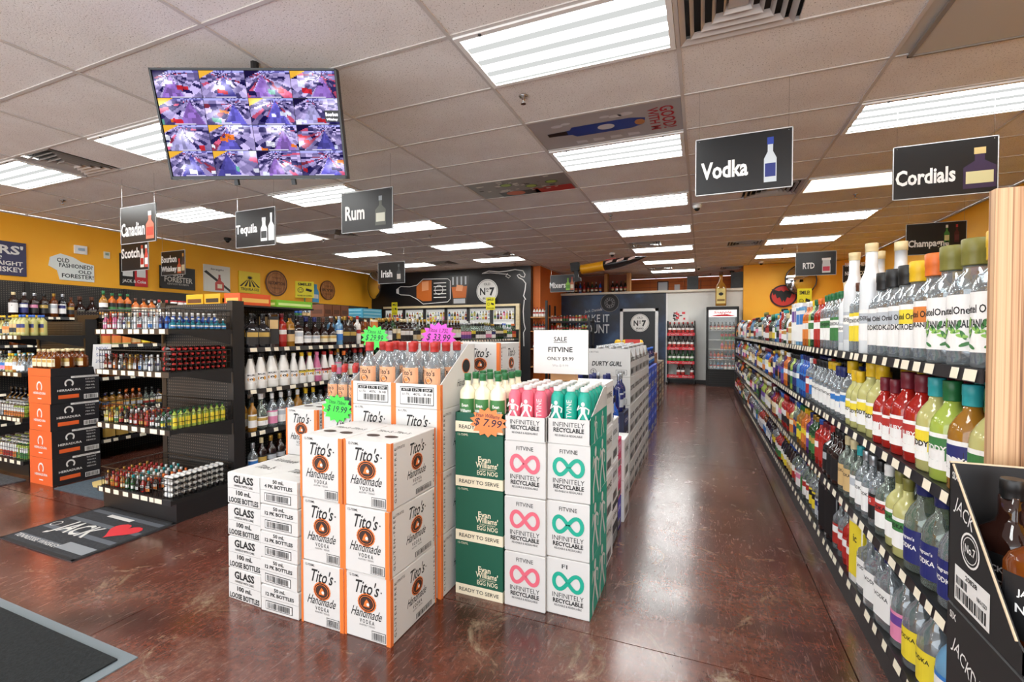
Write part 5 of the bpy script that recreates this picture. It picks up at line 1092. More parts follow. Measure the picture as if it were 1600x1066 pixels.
# ================================================================ television
t = thing('television', 'flat television showing sixteen camera views hung below the ceiling', 'television', (-2.599, 2.081, 2.656)); t.rotation_euler = Matrix.Rotation(radians(25.5), 4, 'Z').__matmul__(Matrix.Rotation(radians(15.5), 4, 'X')).__matmul__(Matrix.Rotation(radians(-1.4), 4, 'Y')).to_euler()
W_, H_ = 1.10, .6325
MB().box(-W_/2, W_/2, .0, .05, -H_/2, H_/2).build('back_shell', mat('#141416', .4), t)
m = MB(); b_ = .011
for a in ((-W_/2,W_/2,-H_/2,-H_/2+.018),(-W_/2,W_/2,H_/2-b_,H_/2),(-W_/2,-W_/2+b_,-H_/2,H_/2),(W_/2-b_,W_/2,-H_/2,H_/2)): m.box(a[0],a[1],-.010,0,a[2],a[3])
m.build('bezel', mat('#0d0d0f', .25), t)
SCR, nt, b0 = node_mat('lit_screen'); at_ = N(nt, 'ShaderNodeVertexColor'); at_.layer_name = 'picture'; em = N(nt, 'ShaderNodeEmission'); em.inputs[1].default_value = 1.0; nt.links.new(at_.outputs[0], em.inputs[0]); nt.links.new(em.outputs[0], nt.nodes['Material Output'].inputs[0])
def feed(idx, cx, cz, w, h):
    """one camera picture: shelves running to a vanishing point, floor strip, lights, a few coloured things"""
    r = random.Random(100+idx); nx, nz = 40, 24; m = MB()
    vx, vy = r.uniform(.3,.7), r.uniform(.72,.95); fl = r.choice(((.45,.42,.92),(.62,.45,.85),(.35,.33,.72),(.75,.72,.98)))
    nb = r.choice((14,18,22)); tone = [[r.random() for _ in range(12)] for _ in range(60)]; hue = [r.random() for _ in range(60)]
    blobs = [(r.random(), r.random()*.6, r.uniform(.04,.12), r.uniform(.05,.12), r.choice(((.85,.42,.18),(.72,.15,.2),(.35,.6,.55),(.8,.82,.95),(.12,.10,.26),(.9,.9,.98)))) for _ in range(3)]
    wedge = r.choice((None, None, (.85,.62,.2), (.10,.08,.2))); glow = (r.random(), r.uniform(.3,.9)); cl_ = []
    for j in range(nz):
        for i in range(nx):
            x0, x1 = i/nx, (i+1)/nx; z0, z1 = j/nz, (j+1)/nz; u, v = (x0+x1)/2, (z0+z1)/2
            m.add([(cx+(x0-.5)*w,-.003,cz+(z0-.5)*h),(cx+(x1-.5)*w,-.003,cz+(z0-.5)*h),(cx+(x1-.5)*w,-.003,cz+(z1-.5)*h),(cx+(x0-.5)*w,-.003,cz+(z1-.5)*h)], [(0,1,2,3)])
            dx, dz = u-vx, (v-vy)*.8; ang = math.atan2(dz, dx); dist = math.hypot(dx, dz)+.02
            ab = int((ang+pi)/(2*pi)*nb*2) % 60; db = int(math.log(dist/.02)*3) % 12; k = tone[ab][db]
            c = (.08+.72*k, .07+.66*k, .22+.74*k)
            if hue[ab] > .85 and k > .4: c = (.75*k+.1, .35*k, .5*k)
            if -pi*.62 < ang < -pi*.38: q = .6+.5*k*.6; c = tuple(x*q for x in fl)
            if v > .9: c = (.62,.62,.9) if k > .4 else (.35,.33,.6)
            for bx, bz, bw, bh, bc in blobs:
                if abs(u-bx) < bw and abs(v-bz+.3*(u-bx)) < bh: c = tuple(x*(.75+.35*k) for x in bc)
            if wedge and u+(1-v)*1.2 < .34: c = wedge
            g_ = max(0, 1-math.hypot(u-glow[0], v-glow[1])/.35)*.5; c = tuple(min(1, x+g_) for x in c)
            if v < .06 and .3 < u < .75: c = (.75,.72,.85)
            cl_.append(c)
    me = m.mesh('camera_view', SCR); ca = me.color_attributes.new('picture', 'FLOAT_COLOR', 'CORNER'); buf = []
    for c in cl_: buf += ([min(1,x)**2.0 for x in c]+[1.0])*4
    ca.data.foreach_set('color', buf); obj('camera_view', me, t)
sw, sh = W_-.026, H_-.032
for j in range(4):
    for i in range(4): feed(j*4+i, -sw/2+sw*(i+.5)/4, .004+sh/2-sh*(j+.5)/4, sw/4-.003, sh/4-.003)
f_ = Fr((0,-.004,0),(1,0,0),(0,0,1)); m = MB(); m.rect(f_, sw/2-.085, sw/2, .02, .085, 0); m.text(f_, 'Bourbon', sw/2-.043, .062, .075, .022, 1, 2, .03); m.text(f_, 'Whiskey', sw/2-.043, .032, .07, .018, 1, 2, .03); m.build('view_caption', [mat('#101014', .4), mat('#e8e8f0', .5, 0, .5, .8)], t)
for x in (-.16, .20):
    MB().box(x-.012, x+.012, .004, .03, -H_/2-.035, -H_/2).build('mount_foot', BLKMETAL, t)
MB().box(-.15, .15, .05, .08, -.15, .15).build('wall_plate', BLKMETAL, t); MB().tube((0,.08,.05),(0,.20,.52), .025, 8).build('ceiling_pole', BLKMETAL, t)
# ================================================================ left wall posters
def wall_f(y, z, lift=.0): return Fr((XL+.002+lift, y, z), (0,1,0), (0,0,1))        # faces +x, reads towards +y
def poster(label, y0, y1, z0, z1, col, cat='poster', outline=None, thick=.02):
    t = thing('wall_poster', label, cat, (XL+.002, y0, z0), 0); w, h = y1-y0, z1-z0
    f = Fr((0,0,0),(0,1,0),(0,0,1)); MB().slab(f, outline or [(0,0),(w,0),(w,h),(0,h)], thick).build('panel', mat(col, .45), t)
    return t, Fr((thick+.0005,0,0),(0,1,0),(0,0,1)), w, h
t, f, w, h = poster('navy poster with large white letters at the left edge of the wall', 2.75, 3.57, 2.17, 2.65, '#2a2a52')
m = MB(); m.text(f, "ERS'", w*.74, h*.76, w*.44, .13, 0, 1, .03); m.text(f, 'STRAIGHT', w*.70, h*.36, w*.5, .06, 0, 1, .02); m.text(f, 'WHISKEY', w*.70, h*.18, w*.52, .07, 0, 1, .02); m.text(f, 'fine', w*.62, h*.54, .12, .07, 0, 1, 0, .3); m.build('lettering', PAPER, t)
P = [(.13,0),(.56,0),(.56,.27),(.40,.30),(.30,.36),(.14,.40),(.02,.33),(.0,.20),(.10,.14)]
t, f, w, h = poster('pale cut-out sign with dark old-style lettering', 3.82, 4.38, 2.17, 2.57, '#dfe6e2', 'sign', P)
m = MB()
for s_, a, b, ww, hh in (('OLD',.17,.30,.15,.065),('FASHIONED?',.33,.225,.42,.065),('OLD',.44,.145,.17,.055),('FORESTER!',.35,.07,.40,.065)): m.text(f, s_, a, b, ww, hh, 0, 1, .02)
m.build('lettering', mat('#1d2a2c', .5), t)
t, f, w, h = poster('black and red poster with two white bottle shapes', 4.74, 5.16, 2.16, 2.70, '#161314')
m = MB(); m.rect(f, w*.52, w, 0, h, 1, 1); m.poly(f, bottle_outline(w*.27, h*.3, h*.66, w*.36, .4), 0, 2); m.poly(f, bottle_outline(w*.76, h*.3, h*.66, w*.32, .45), 0, 2); m.text(f, 'JACK & Coke', w*.5, h*.14, w*.86, .07, 0, 3, .02); m.build('printing', [PAPER, mat('#c22028', .45)], t)
t, f, w, h = poster('black framed poster with white lettering below the Bourbon sign', 5.36, 5.99, 2.17, 2.58, '#1a1818')
m = MB(); m.text(f, 'OLD', w*.5, h*.66, w*.3, .08, 0, 1, .02); m.text(f, 'FORESTER', w*.52, h*.42, w*.8, .10, 0, 1, .02); m.text(f, 'KENTUCKY BOURBON', w*.5, h*.22, w*.6, .035, 0, 1); m.build('lettering', mat('#c9c4ba', .5), t)
m = MB()
for a in ((0,w,0,.02),(0,w,h-.02,h),(0,.02,0,h),(w-.02,w,0,h)): m.rect(f, *a, 0, 2)
m.build('frame', BLKMETAL, t)
t, f, w, h = poster('white poster with a red bottle and a dark diagonal stripe', 6.16, 6.71, 2.18, 2.71, '#dedbd0')
m = MB(); m.poly(f, [(0,h*.72),(.05,h*.78),(w,h*.12),(w,h*.02)], 0, 1); m.poly(f, bottle_outline(w*.58, h*.06, h*.55, w*.34, .32), 1, 2); m.rect(f, w*.54, w*.62, h*.5, h*.66, 2, 3); m.rect(f, w*.5, w*.68, h*.14, h*.3, 3, 3); m.text(f, 'Straight', w*.5, h*.84, w*.5, .05, 0, 1, .01, .3); m.build('printing', [mat('#2a2622', .5), mat('#c4453a', .4), mat('#a83028', .4), CREAM], t)
t, f, w, h = poster('yellow tequila poster with black agave rays', 6.91, 7.42, 2.21, 2.67, '#f0d21e')
m = MB()
for q in range(5): a = -.5+q*.25; m.poly(f, [(w*.5+a*.12-.008,h*.62),(w*.5+a*.12+.008,h*.62),(w*.5+a*.44+.025,h*.30),(w*.5+a*.44-.025,h*.30)], 0, 1)
m.disc(f, w*.5, h*.72, .08, .05, 0, 1, 24, .5); m.text(f, 'TEQUILA 512', w*.5, h*.17, w*.84, .065, 0, 1, .03); m.build('printing', INK, t)
def barrel(label, yc, zc, r, txt):
    t = thing('barrel_head', label, 'wall decor', (XL+.002, yc, zc)); f = Fr((0,0,0),(0,1,0),(0,0,1)); wd = wood_mat([(.3,'#7a4a24'),(.5,'#a96a34'),(.7,'#c48a4c')], (20,20,4))
    n = 7
    for q in range(n):
        a0, a1 = -r+2*r*q/n, -r+2*r*(q+1)/n-.004
        def hz(a): return math.sqrt(max(0, r*r-a*a))
        MB().slab(f, [(a0,-hz(a0)),(a0*.5+a1*.5,-hz((a0+a1)/2)),(a1,-hz(a1)),(a1,hz(a1)),(a0*.5+a1*.5,hz((a0+a1)/2)),(a0,hz(a0))], .03).build('stave', wd, t)
    m = MB(); f2 = Fr((.031,0,0),(0,1,0),(0,0,1)); m.ring(f2, 0, 0, r*.93, r*1.02, 0, 1, 28); m.ring(f2, 0, 0, r*.78, r*.8, 0, 1, 28); m.build('hoop', mat('#4a2c18', .5), t)
    m = MB(); m.text(f2, txt[0], 0, 0, r*1.5, r*.26, 0, 2, .02); m.text(f2, txt[1], 0, -r*.4, r*.9, r*.12, 0, 2); m.text(f2, txt[1], 0, r*.42, r*.9, r*.12, 0, 2); m.build('lettering', mat('#3a1f10', .6), t)
barrel('large round wooden barrel head on the yellow left wall', 7.84, 2.49, .29, ('REDEMPTION', 'WHISKEY')); barrel('smaller round wooden barrel head near the mirror', 9.42, 2.46, .25, ('RYE', 'RESERVE'))
def smile(label, loc, rz, w, h, post=0):
    t = thing('camera_notice', label, 'sign', loc, rz, 'yellow smile notices'); f = Fr((-w/2,0,0),(1,0,0),(0,0,1))
    MB().slab(f, [(0,0),(w,0),(w,h),(0,h)], .004).build('board', mat('#ece12a', .5), t); f2 = Fr((-w/2,-.005,0),(1,0,0),(0,0,1)); m = MB()
    m.text(f2, 'SMILE!', w*.5, h*.82, w*.72, h*.17, 0, 1, .03); m.ring(f2, w*.28, h*.46, w*.13, w*.16, 0, 1, 16); m.ring(f2, w*.28, h*.46, w*.07, w*.09, 0, 1, 8, 1, pi*1.1, pi*1.9); m.disc(f2, w*.23, h*.5, w*.02, None, 0, 1, 8); m.disc(f2, w*.33, h*.5, w*.02, None, 0, 1, 8)
    m.poly(f2, [(w*.55,h*.44),(w*.86,h*.36),(w*.9,h*.5),(w*.58,h*.58)], 0, 1); m.text(f2, "YOU'RE ON CAMERA", w*.5, h*.13, w*.8, h*.09, 0, 1, .02); m.build('printing', INK, t)
    if post: MB().box(-.012,.012,.0,.01,-post,0).build('post', mat('#2f8a4a', .5), t)
smile('yellow smile camera notice on a green post by the left wall', (-8.96, 8.55, 2.20), .9, .42, .40, .11)
smile('yellow smile camera notice above the wire basket shelving', (-5.95, 3.98, 1.56), .5, .23, .22)
smile('yellow smile camera notice on the left of the cooler', (-8.2, 11.09, 1.86), .0, .2, .36); smile('yellow smile camera notice in the middle of the cooler', (-5.15, 11.09, 1.95), .0, .26, .33); smile('large yellow smile notice behind the wood board', (3.05, 6.2, 2.0), .9, .6, .75); smile('small yellow smile notice among the far vodka bottles', (1.16, 6.6, 1.62), .2, .16, .28, .36)
t = thing('fire_strobe', 'small white fire alarm strobe on the left wall', 'alarm', (XL+.002, 4.13, 2.60)); MB().box(0,.03,0,.16,0,.13).build('box', WHITE, t); MB().box(.03,.05,.04,.12,.05,.09).build('lens', mat('#9fb4c4', .2), t)
t = thing('thermostat', 'tiny white thermostat on the left wall', 'thermostat', (XL+.002, 4.52, 2.58)); MB().box(0,.02,0,.08,0,.11).build('box', mat('#e2ddc8', .5), t); MB().box(.02,.022,.015,.065,.05,.09).build('display', mat('#8aa08a', .3), t)
t, f, w, h = poster('light blue bottle-shaped sign by the smile notice', 8.92, 9.12, 2.12, 2.58, '#4fa3d6', 'sign', [(0,0),(.2,0),(.2,.28),(.14,.36),(.14,.46),(.06,.46),(.06,.36),(0,.28)])
m = MB(); m.rect(f, .02, .18, .1, .2, 0); m.build('label', PAPER, t)
# ================================================================ back of the shop
yb = 11.2
def mural_f(lift=.002): return Fr((0, yb, 0), (1,0,0), (0,0,1), lift)
f = mural_f(); MW = mat('#e8e6e2', .5); AMB = mat('#c86a2a', .35); AMB2 = mat('#e8a070', .35); MB1 = mat('#26262a', .35)
m = MB()
# lying bottle, seen from its side: neck to the left
bx, bz = -7.45, 2.52
m.poly(f, [(-8.2,2.60),(-8.05,2.68),(-7.75,2.66),(-7.5,2.70),(-7.3,2.86),(-7.25,2.90),(-6.5,2.84),(-6.42,2.78),(-6.42,2.28),(-6.5,2.20),(-7.3,2.16),(-7.5,2.30),(-7.75,2.42),(-8.05,2.44),(-8.2,2.50)], 0, 1)
m.poly(f, [(-7.52,2.66),(-7.32,2.82),(-7.02,2.82),(-7.02,2.24),(-7.32,2.24),(-7.52,2.34)], 1, 2); m.poly(f, [(-7.34,2.78),(-7.12,2.80),(-7.12,2.55),(-7.34,2.52)], 2, 3); m.poly(f, [(-7.0,2.83),(-6.5,2.80),(-6.5,2.26),(-7.0,2.22)], 3, 3)
for q in range(5): m.rect(f, -6.95, -6.55, 2.32+q*.1, 2.345+q*.1, 4, 4)
m.ring(f, -6.78, 2.54, .12, .135, 4, 5, 20); m.poly(f, [(-8.2,2.50),(-8.2,2.60),(-8.12,2.63),(-8.12,2.47)], 4, 3)
m.stroke(f, [(-8.2,2.60),(-8.05,2.68),(-7.75,2.66),(-7.5,2.70),(-7.3,2.86),(-6.5,2.84),(-6.42,2.78),(-6.42,2.28),(-6.5,2.20),(-7.3,2.16),(-7.5,2.30),(-7.75,2.42),(-8.05,2.44),(-8.2,2.50),(-8.2,2.60)], .018, 4, 5)
m.build('mural_bottle', [MB1, AMB, AMB2, mat('#0e0e10', .4), MW], wj)
m = MB(); m.poly(f, [(-6.36,2.12),(-5.92,2.12),(-5.84,2.90),(-6.42,2.90)], 0, 1); m.poly(f, [(-6.33,2.30),(-5.94,2.30),(-5.90,2.62),(-6.38,2.60)], 1, 2); m.poly(f, [(-6.25,2.5),(-6.05,2.48),(-6.02,2.64),(-6.22,2.66)], 2, 3); m.rect(f, -6.32, -5.96, 2.15, 2.28, 3, 2)
for q in range(4): m.rect(f, -6.36+q*.13, -6.31+q*.13, 2.66, 2.88, 3, 2)
m.build('mural_glass', [mat('#3a3634', .3), AMB, AMB2, mat('#b8bcc0', .3)], wj)
def no7(parent, fr, cx, cz, r):
    m = MB(); m.disc(fr, cx, cz, r, None, 0, 1, 36); m.ring(fr, cx, cz, r*.90, r*.93, 1, 2, 36); m.text(fr, 'OLD', cx, cz+r*.58, r*.6, r*.2, 1, 2, .01); m.text(fr, 'N', cx-r*.42, cz-r*.03, r*.5, r*.62, 1, 2, .03); m.text(fr, 'o', cx+r*.02, cz+r*.14, r*.22, r*.22, 1, 2, .02); m.rect(fr, cx-r*.08, cx+r*.12, cz-r*.06, cz-r*.02, 1, 2); m.text(fr, '7', cx+r*.45, cz-r*.06, r*.46, r*.7, 1, 2, .05); m.text(fr, 'BRAND', cx, cz-r*.62, r*.8, r*.19, 1, 2, .015)
    m.build('round_emblem', [MW, mat('#121214', .4)], parent)
no7(wj, f, -5.30, 2.46, .315)
m = MB()
S1 = [(-5.45,2.93),(-5.25,2.99),(-4.95,2.95),(-4.75,2.96),(-4.5,2.99),(-4.28,2.95),(-4.22,2.85),(-4.24,2.78),(-4.32,2.80),(-4.38,2.86),(-4.44,2.84),(-4.40,2.78),(-4.28,2.72),(-4.20,2.62),(-4.22,2.45),(-4.26,2.30),(-4.20,2.2)]
m.stroke(f, S1, .026, 0, 2); m.stroke(f, [(-5.45,2.93),(-5.2,2.94),(-4.9,2.90),(-4.72,2.88),(-4.62,2.82),(-4.68,2.78),(-4.76,2.83),(-4.70,2.90)], .018, 0, 3); m.stroke(f, [(-4.24,2.2),(-4.27,1.9),(-4.25,1.6),(-4.21,1.45),(-4.26,1.35),(-4.25,1.0)], .022, 0, 2)
m.build('mural_flourish', MW, wj)
# cooler doors built into the black wall
CF = wood_mat([(.3,'#c9b48a'),(.5,'#dccaa2'),(.7,'#e6d8b6')], (3,40,40)); t = thing('wall_cooler', 'row of glass cooler doors in a pale wood frame below the black mural', 'cooler', (0,0,0))
MB().box(-8.6, -4.34, 11.10, 11.2, 2.04, 2.10).build('header', CF, t); MB().box(-4.44, -4.34, 11.10, 11.2, 0, 2.04).build('side_post', CF, t); MB().box(-8.6, -4.44, 11.12, 11.195, 0, .18).build('kick_plate', BLACK, t)
MB().box(-8.6, -4.44, 11.192, 11.198, .18, 2.04).build('lit_interior', mat('#d8d8d4', .6, 0, .5, .35), t)
for q in range(6):
    xa = -8.58+q*.69; m = MB()
    for a in ((xa,xa+.68,.18,.23),(xa,xa+.68,1.99,2.04),(xa,xa+.04,.18,2.04),(xa+.64,xa+.68,.18,2.04)): m.box(a[0],a[1],11.11,11.13,a[2],a[3])
    d_ = m.build('door_frame', mat('#2a2a2c', .4), t); MB().box(xa+.6, xa+.615, 11.08, 11.11, .8, 1.3).build('door_handle', CHROME, d_)
    for z in (1.70, 1.35): MB().box(xa+.05, xa+.63, 11.135, 11.19, z-.012, z).build('cooler_shelf', WHITE, t)
r_ = random.Random(9)
for q in range(6):
    for i in range(7):
        st = (r_.choice(('round','wine','can')), .22, .030, r_.choice(('gold','amber','yellow','lime','clear','black','red','green')), r_.choice(CPW), r_.choice(LBW), r_.choice(LBW))
        put('cooler_bottle', st, (-8.50+q*.69+i*.085, 11.16, 1.70), 0, f"{CN[GL[st[3]]]} {SHW[st[0]]} bottle in cooler door {('one','two','three','four','five','six')[q]} from the left, {st[4]} cap", 'bottles in the wall cooler', False)
# convex mirrors
def mirror(label, loc, rz, r):
    t = thing('convex_mirror', label, 'mirror', loc, rz, 'convex security mirrors'); m = MB(); n = 28; R = r*1.9
    pr = [(r*s, -(math.sqrt(R*R-(r*s)**2)-math.sqrt(R*R-r*r))) for s in (1,.9,.75,.55,.3,.05)]
    vs = [(a*cos(2*pi*i/n), b, a*sin(2*pi*i/n)) for a, b in pr for i in range(n)]; k = len(pr)
    m.add(vs, [(j*n+i, j*n+(i+1)%n, (j+1)*n+(i+1)%n, (j+1)*n+i) for j in range(k-1) for i in range(n)]+[tuple((k-1)*n+i for i in range(n))], 0, True)
    m.build('mirror_dome', mat('#d8dce0', .02, 1.0), t); m = MB()
    for i in range(n): m.tube((r*cos(2*pi*i/n),0,r*sin(2*pi*i/n)),(r*cos(2*pi*(i+1)/n),0,r*sin(2*pi*(i+1)/n)), .014, 5)
    m.build('rim', BLACK, t); MB().tube((0,.02,0),(0,.25,.1), .02, 6).build('bracket', BLKMETAL, t); return t
mirror('round convex mirror in the corner left of the Irish sign', (-8.62, 10.72, 2.70), -.45, .40); mirror('round convex mirror behind the RTD sign', (2.2, 12.95, 2.62), .25, .35)
# mural wall: tyre emblem, slogan, framed door panel
fb = Fr((0,13.3,0),(1,0,0),(0,0,1),.002)
m = MB(); m.disc(fb, -2.43, 2.2, .27, None, 0, 1, 32); m.ring(fb, -2.43, 2.2, .14, .15, 1, 2, 28); m.ring(fb, -2.43, 2.2, .25, .262, 1, 2, 28)
for q in range(12): a = q*pi/6; m.stroke(fb, [(-2.43+.06*cos(a),2.2+.06*sin(a)),(-2.43+.13*cos(a),2.2+.13*sin(a))], .02, 1, 2)
m.build('round_emblem', [mat('#121214', .5), mat('#8a8a8c', .5)], wm)
m = MB(); m.text(fb, 'Jack Daniels', -2.9, 1.98, .52, .10, 0, 1, 0, .2, .12); m.text(fb, 'MAKE IT', -2.86, 1.76, .84, .22, 0, 1, .01); m.text(fb, 'COUNT', -2.86, 1.46, .84, .26, 0, 1, .01); m.build('slogan', mat('#d5dbe0', .5), wm)
dr = struct(MB().box(-2.05, -1.18, 13.27, 13.3, 0, 1.93).build('door_1', mat('#17181c', .4)))
m = MB()
for a in ((-2.13,-2.05,0,2.02),(-1.18,-1.10,0,2.02),(-2.13,-1.10,1.94,2.02)): m.box(a[0],a[1],13.25,13.3,a[2],a[3])
m.build('door_frame', WHITE, dr); no7(dr, Fr((0,13.27,0),(1,0,0),(0,0,1),.002), -1.59, 1.62, .25); MB().box(-2.02,-1.98,13.23,13.27,.95,1.05).build('door_handle', CHROME, dr)
# wine shelf on the ledge and things on the orange wall
t = thing('wine_rack', 'open wood wine rack on the ledge above the dark mural wall', 'rack', (0,0,0)); PINE = mat('#b07a44', .6)
for x in (-2.62, -1.98): MB().box(x, x+.09, 13.45, 13.72, 2.5, 3.05).build('divider', PINE, t)
MB().box(-3.84, -1.9, 13.46, 13.72, 2.5, 2.52).build('shelf', PINE, t); MB().box(-3.84, -1.9, 13.72, 13.74, 2.5, 3.04).build('back_board', mat('#7a3a1c', .6), t)
for i in range(15):
    g = ('dark','green','black','blue','red')[i % 5 if i < 11 else 0]; x = -3.72+i*.12
    if not (-2.70 < x < -2.50) and x < -2.02: put('ledge_wine_bottle', ('wine',.32,.042,g,('red','black','gold','silver')[i % 4],('white','cream','kraft')[i % 3],'red'), (x, 13.58, 2.52), 0, f"{CN[GL[g]]} wine bottle on the high ledge rack, {('red','black','gold','silver')[i % 4]} cap, {('white','cream','tan')[i % 3]} label", 'wine bottles on the high rack', False)
def framed(name, label, x0, x1, z0, z1, col, cat):
    t = thing(name, label, cat, ((x0+x1)/2, YB-.02, z0)); a = (x1-x0)/2; h = z1-z0; MB().box(-a, a, 0, .018, 0, h).build('frame', mat('#3a2a20', .5), t); MB().box(-a+.03, a-.03, -.004, 0, .03, h-.03).build('sheet', mat(col, .5), t)
framed('framed_certificate', 'small framed certificate high on the orange wall', -1.32, -.98, 2.62, 2.98, '#dfe3e4', 'frame')
t = thing('electric_box', 'white electrical box with conduits on the orange wall', 'electrical box', (-.72, YB-.06, 2.60)); MB().box(-.08,.08,0,.06,0,.26).build('box', WHITE, t)
for x in (.2,.32,.44,.56,.68): MB().tube((x,.04,-.12),(x,.04,.40), .012, 6).build('conduit', mat('#a9602c', .5), t)
for i, x in enumerate((.12, 1.10 if False else .84)):
    t = thing('loudspeaker', f"black loudspeaker box above the white wall, {('left of','right of')[i]} the bottle cutout", 'speaker', (x-.35 if i == 0 else x, 13.31, 2.50)); MB().box(-.14,.14,0,.13,0,.36 if i == 0 else .42).build('cabinet', BLACK, t); MB().lathe([(.02,0),(.09,.012)][::-1], 14, 0).build('cone', mat('#2a2a2a', .6), t).location = (0,-.002,.2); t.children[-1].rotation_euler = (pi/2,0,0)
# tall bottle cutout on the wall
t = thing('bottle_cutout', 'giant tequila bottle display above the drinks fridge', 'display', (.45, 13.02, 2.035)); MB().lathe([(.12,0),(.13,.02),(.13,.46),(.10,.54),(.045,.62),(.04,.72),(.045,.80)], 16, 0, 0, 1, .6).build('body', GL['gold'], t); MB().lathe([(.048,.80),(.05,.87),(.045,.875)], 12, 0).build('cap', CP['brown'], t)
m = MB(); f2 = Fr((0,-.0825,0),(1,0,0),(0,0,1)); m.rect(f2, -.105, .105, .06, .44, 0, 1); m.disc(f2, 0, .30, .055, .04, 1, 2, 18); m.rect(f2, -.09, .09, .12, .17, 2, 2); m.build('label', [mat('#d8c47a', .5), INK, mat('#7a5a20', .5)], t)
# drinks fridge
t = thing('drinks_fridge', 'tall black glass-door drinks fridge against the white wall', 'fridge', (.48, 12.66, 0)); a = .37
for b_ in ((-a,-a+.05,0,.6,0,2.0),(a-.05,a,0,.6,0,2.0),(-a+.05,a-.05,.55,.6,0,2.0),(-a+.05,a-.05,0,.6,0,.42),(-a+.05,a-.05,0,.6,1.94,2.0)): MB().box(*b_).build('cabinet_panel', BLACK, t)
MB().box(-a+.05,a-.05,.545,.55,.42,1.94).build('white_liner', mat('#e8ecec', .5), t); MB().box(-a+.06,a-.06,.02,.05,1.915,1.938).build('interior_lamp', mat('#f4fbff', .5, 0, .5, 6.0), t); MB().box(-a+.05,a-.05,-.004,.03,1.74,1.92).build('header_sign', mat('#e8e4e2', .4, 0, .5, .6), t)
m = MB(); m.text(Fr((0,-.006,0),(1,0,0),(0,0,1)), 'Snapple', 0, 1.85, .4, .08, 0, 1, .02, .3); m.poly(Fr((0,-.005,0),(1,0,0),(0,0,1)), [(-.3,1.76),(.3,1.76),(.1,1.81),(-.1,1.80)], 0, 1); m.build('lettering', mat('#c8202c', .5), t)
for q in range(6): MB().box(-a+.06,a-.06,-.008,.0,.06+q*.055,.085+q*.055).build('grille_bar', mat('#262626', .5), t)
m = MB()
for b_ in ((-a,-a+.05,.40,1.96),(a-.05,a,.40,1.96),(-a,a,.40,.44),(-a,a,1.92,1.96)): m.box(b_[0],b_[1],-.02,-.006,b_[2],b_[3])
dd = m.build('door', BLACK, t); MB().box(-a+.05,a-.05,-.015,-.012,.44,1.74).build('door_pane', mat('#eaf4f6', .03, 0, .5, 0, .08), dd); MB().box(a-.06,a-.045,-.06,-.02,.9,1.4).build('door_handle', CHROME, dd)
fz = (.44,.68,.93,1.17,1.42); fc = [('clear','sky','white'),('red','orange','dark'),('orange','pink','gold'),('lime','pale','green'),('dark','amber','black')]
for j, z in enumerate(fz):
    MB().box(-a+.05,a-.05,.06,.54,z-.012,z).build('wire_shelf', WHITE, t)
    for i in range(7):
        if j == 3 and i < 3 or j == 2 and i < 3: continue
        g = fc[j][(i//2) % 3]; put('soft_drink_bottle', ('can' if j == 3 else 'round', .20, .036, g, ('white','red','orange','green','black')[j], ('white','silver','orange','green','cream')[j], 'red'), (.48-.26+i*.087, 12.66+.12, z), 0, f"{CN[GL[g]]} drink bottle on the {('bottom','second','middle','fourth','top')[j]} fridge shelf", 'drinks in the fridge', False)
# soda rack
t = thing('soda_rack', 'black wire soda rack with red shelf strips on the white wall', 'rack', (-.50, 12.85, 0)); w2 = .335
for x in (-w2, w2):
    for y_ in (.0, .38): MB().box(x-.012, x+.012, y_-.012, y_+.012, .06, 1.66).build('upright', BLACK, t)
    MB().lathe([(.03,0),(.03,.05)], 10, 0).build('caster', BLACK, t).location = (x, .02, 0); MB().lathe([(.03,0),(.03,.05)], 10, 0).build('caster', BLACK, t).location = (x, .36, 0)
REDM = mat('#cf2230', .45); rz_ = (.22, .58, .95, 1.32)
for j, z in enumerate(rz_):
    MB().box(-w2, w2, -.01, .39, z-.015, z).build('shelf', BLACK, t); s_ = MB().box(-w2, w2, -.022, -.012, z-.05, z+.03).build('shelf_strip', REDM, t)
    m = MB(); m.text(Fr((-w2,-.022,z-.05),(1,0,0),(0,0,1)), 'Coca-Cola', .17, .04, .24, .05, 0, 1, 0, .3); m.text(Fr((-w2,-.022,z-.05),(1,0,0),(0,0,1)), 'Coca-Cola', .5, .04, .24, .05, 0, 1, 0, .3); m.build('lettering', PAPER, s_)
    for i in range(6):
        g, l, c = (('dark','red','red'),('green','green','green'),('dark','red','black'),('dark','red','red'))[j]
        if j == 0 and i in (0,1,4): continue
        for iy in range(2): put('soda_bottle', ('round',.31,.05,g,c,l,'white'), (-.50-.275+i*.11, 12.85+.07+iy*.12, z), 0, f"{CN[GL[g]]} soda bottle on the {('bottom','green','third','top')[j]} rack shelf", 'soda bottles on the red rack', False)
MB().box(-.24, .2, .1, .11, 1.62, 1.93).build('header_card', PAPER, t); m = MB(); fh = Fr((-.24,.1,1.62),(1,0,0),(0,0,1)); r_ = random.Random(4)
for q in range(16): a_, b_ = r_.uniform(.03,.36), r_.uniform(.03,.24); m.rect(fh, a_, a_+r_.uniform(.03,.08), b_, b_+r_.uniform(.02,.07), r_.choice((0,0,1,2)), 1+q*.05)
m.build('header_print', [INK, REDM, GREYM], t)
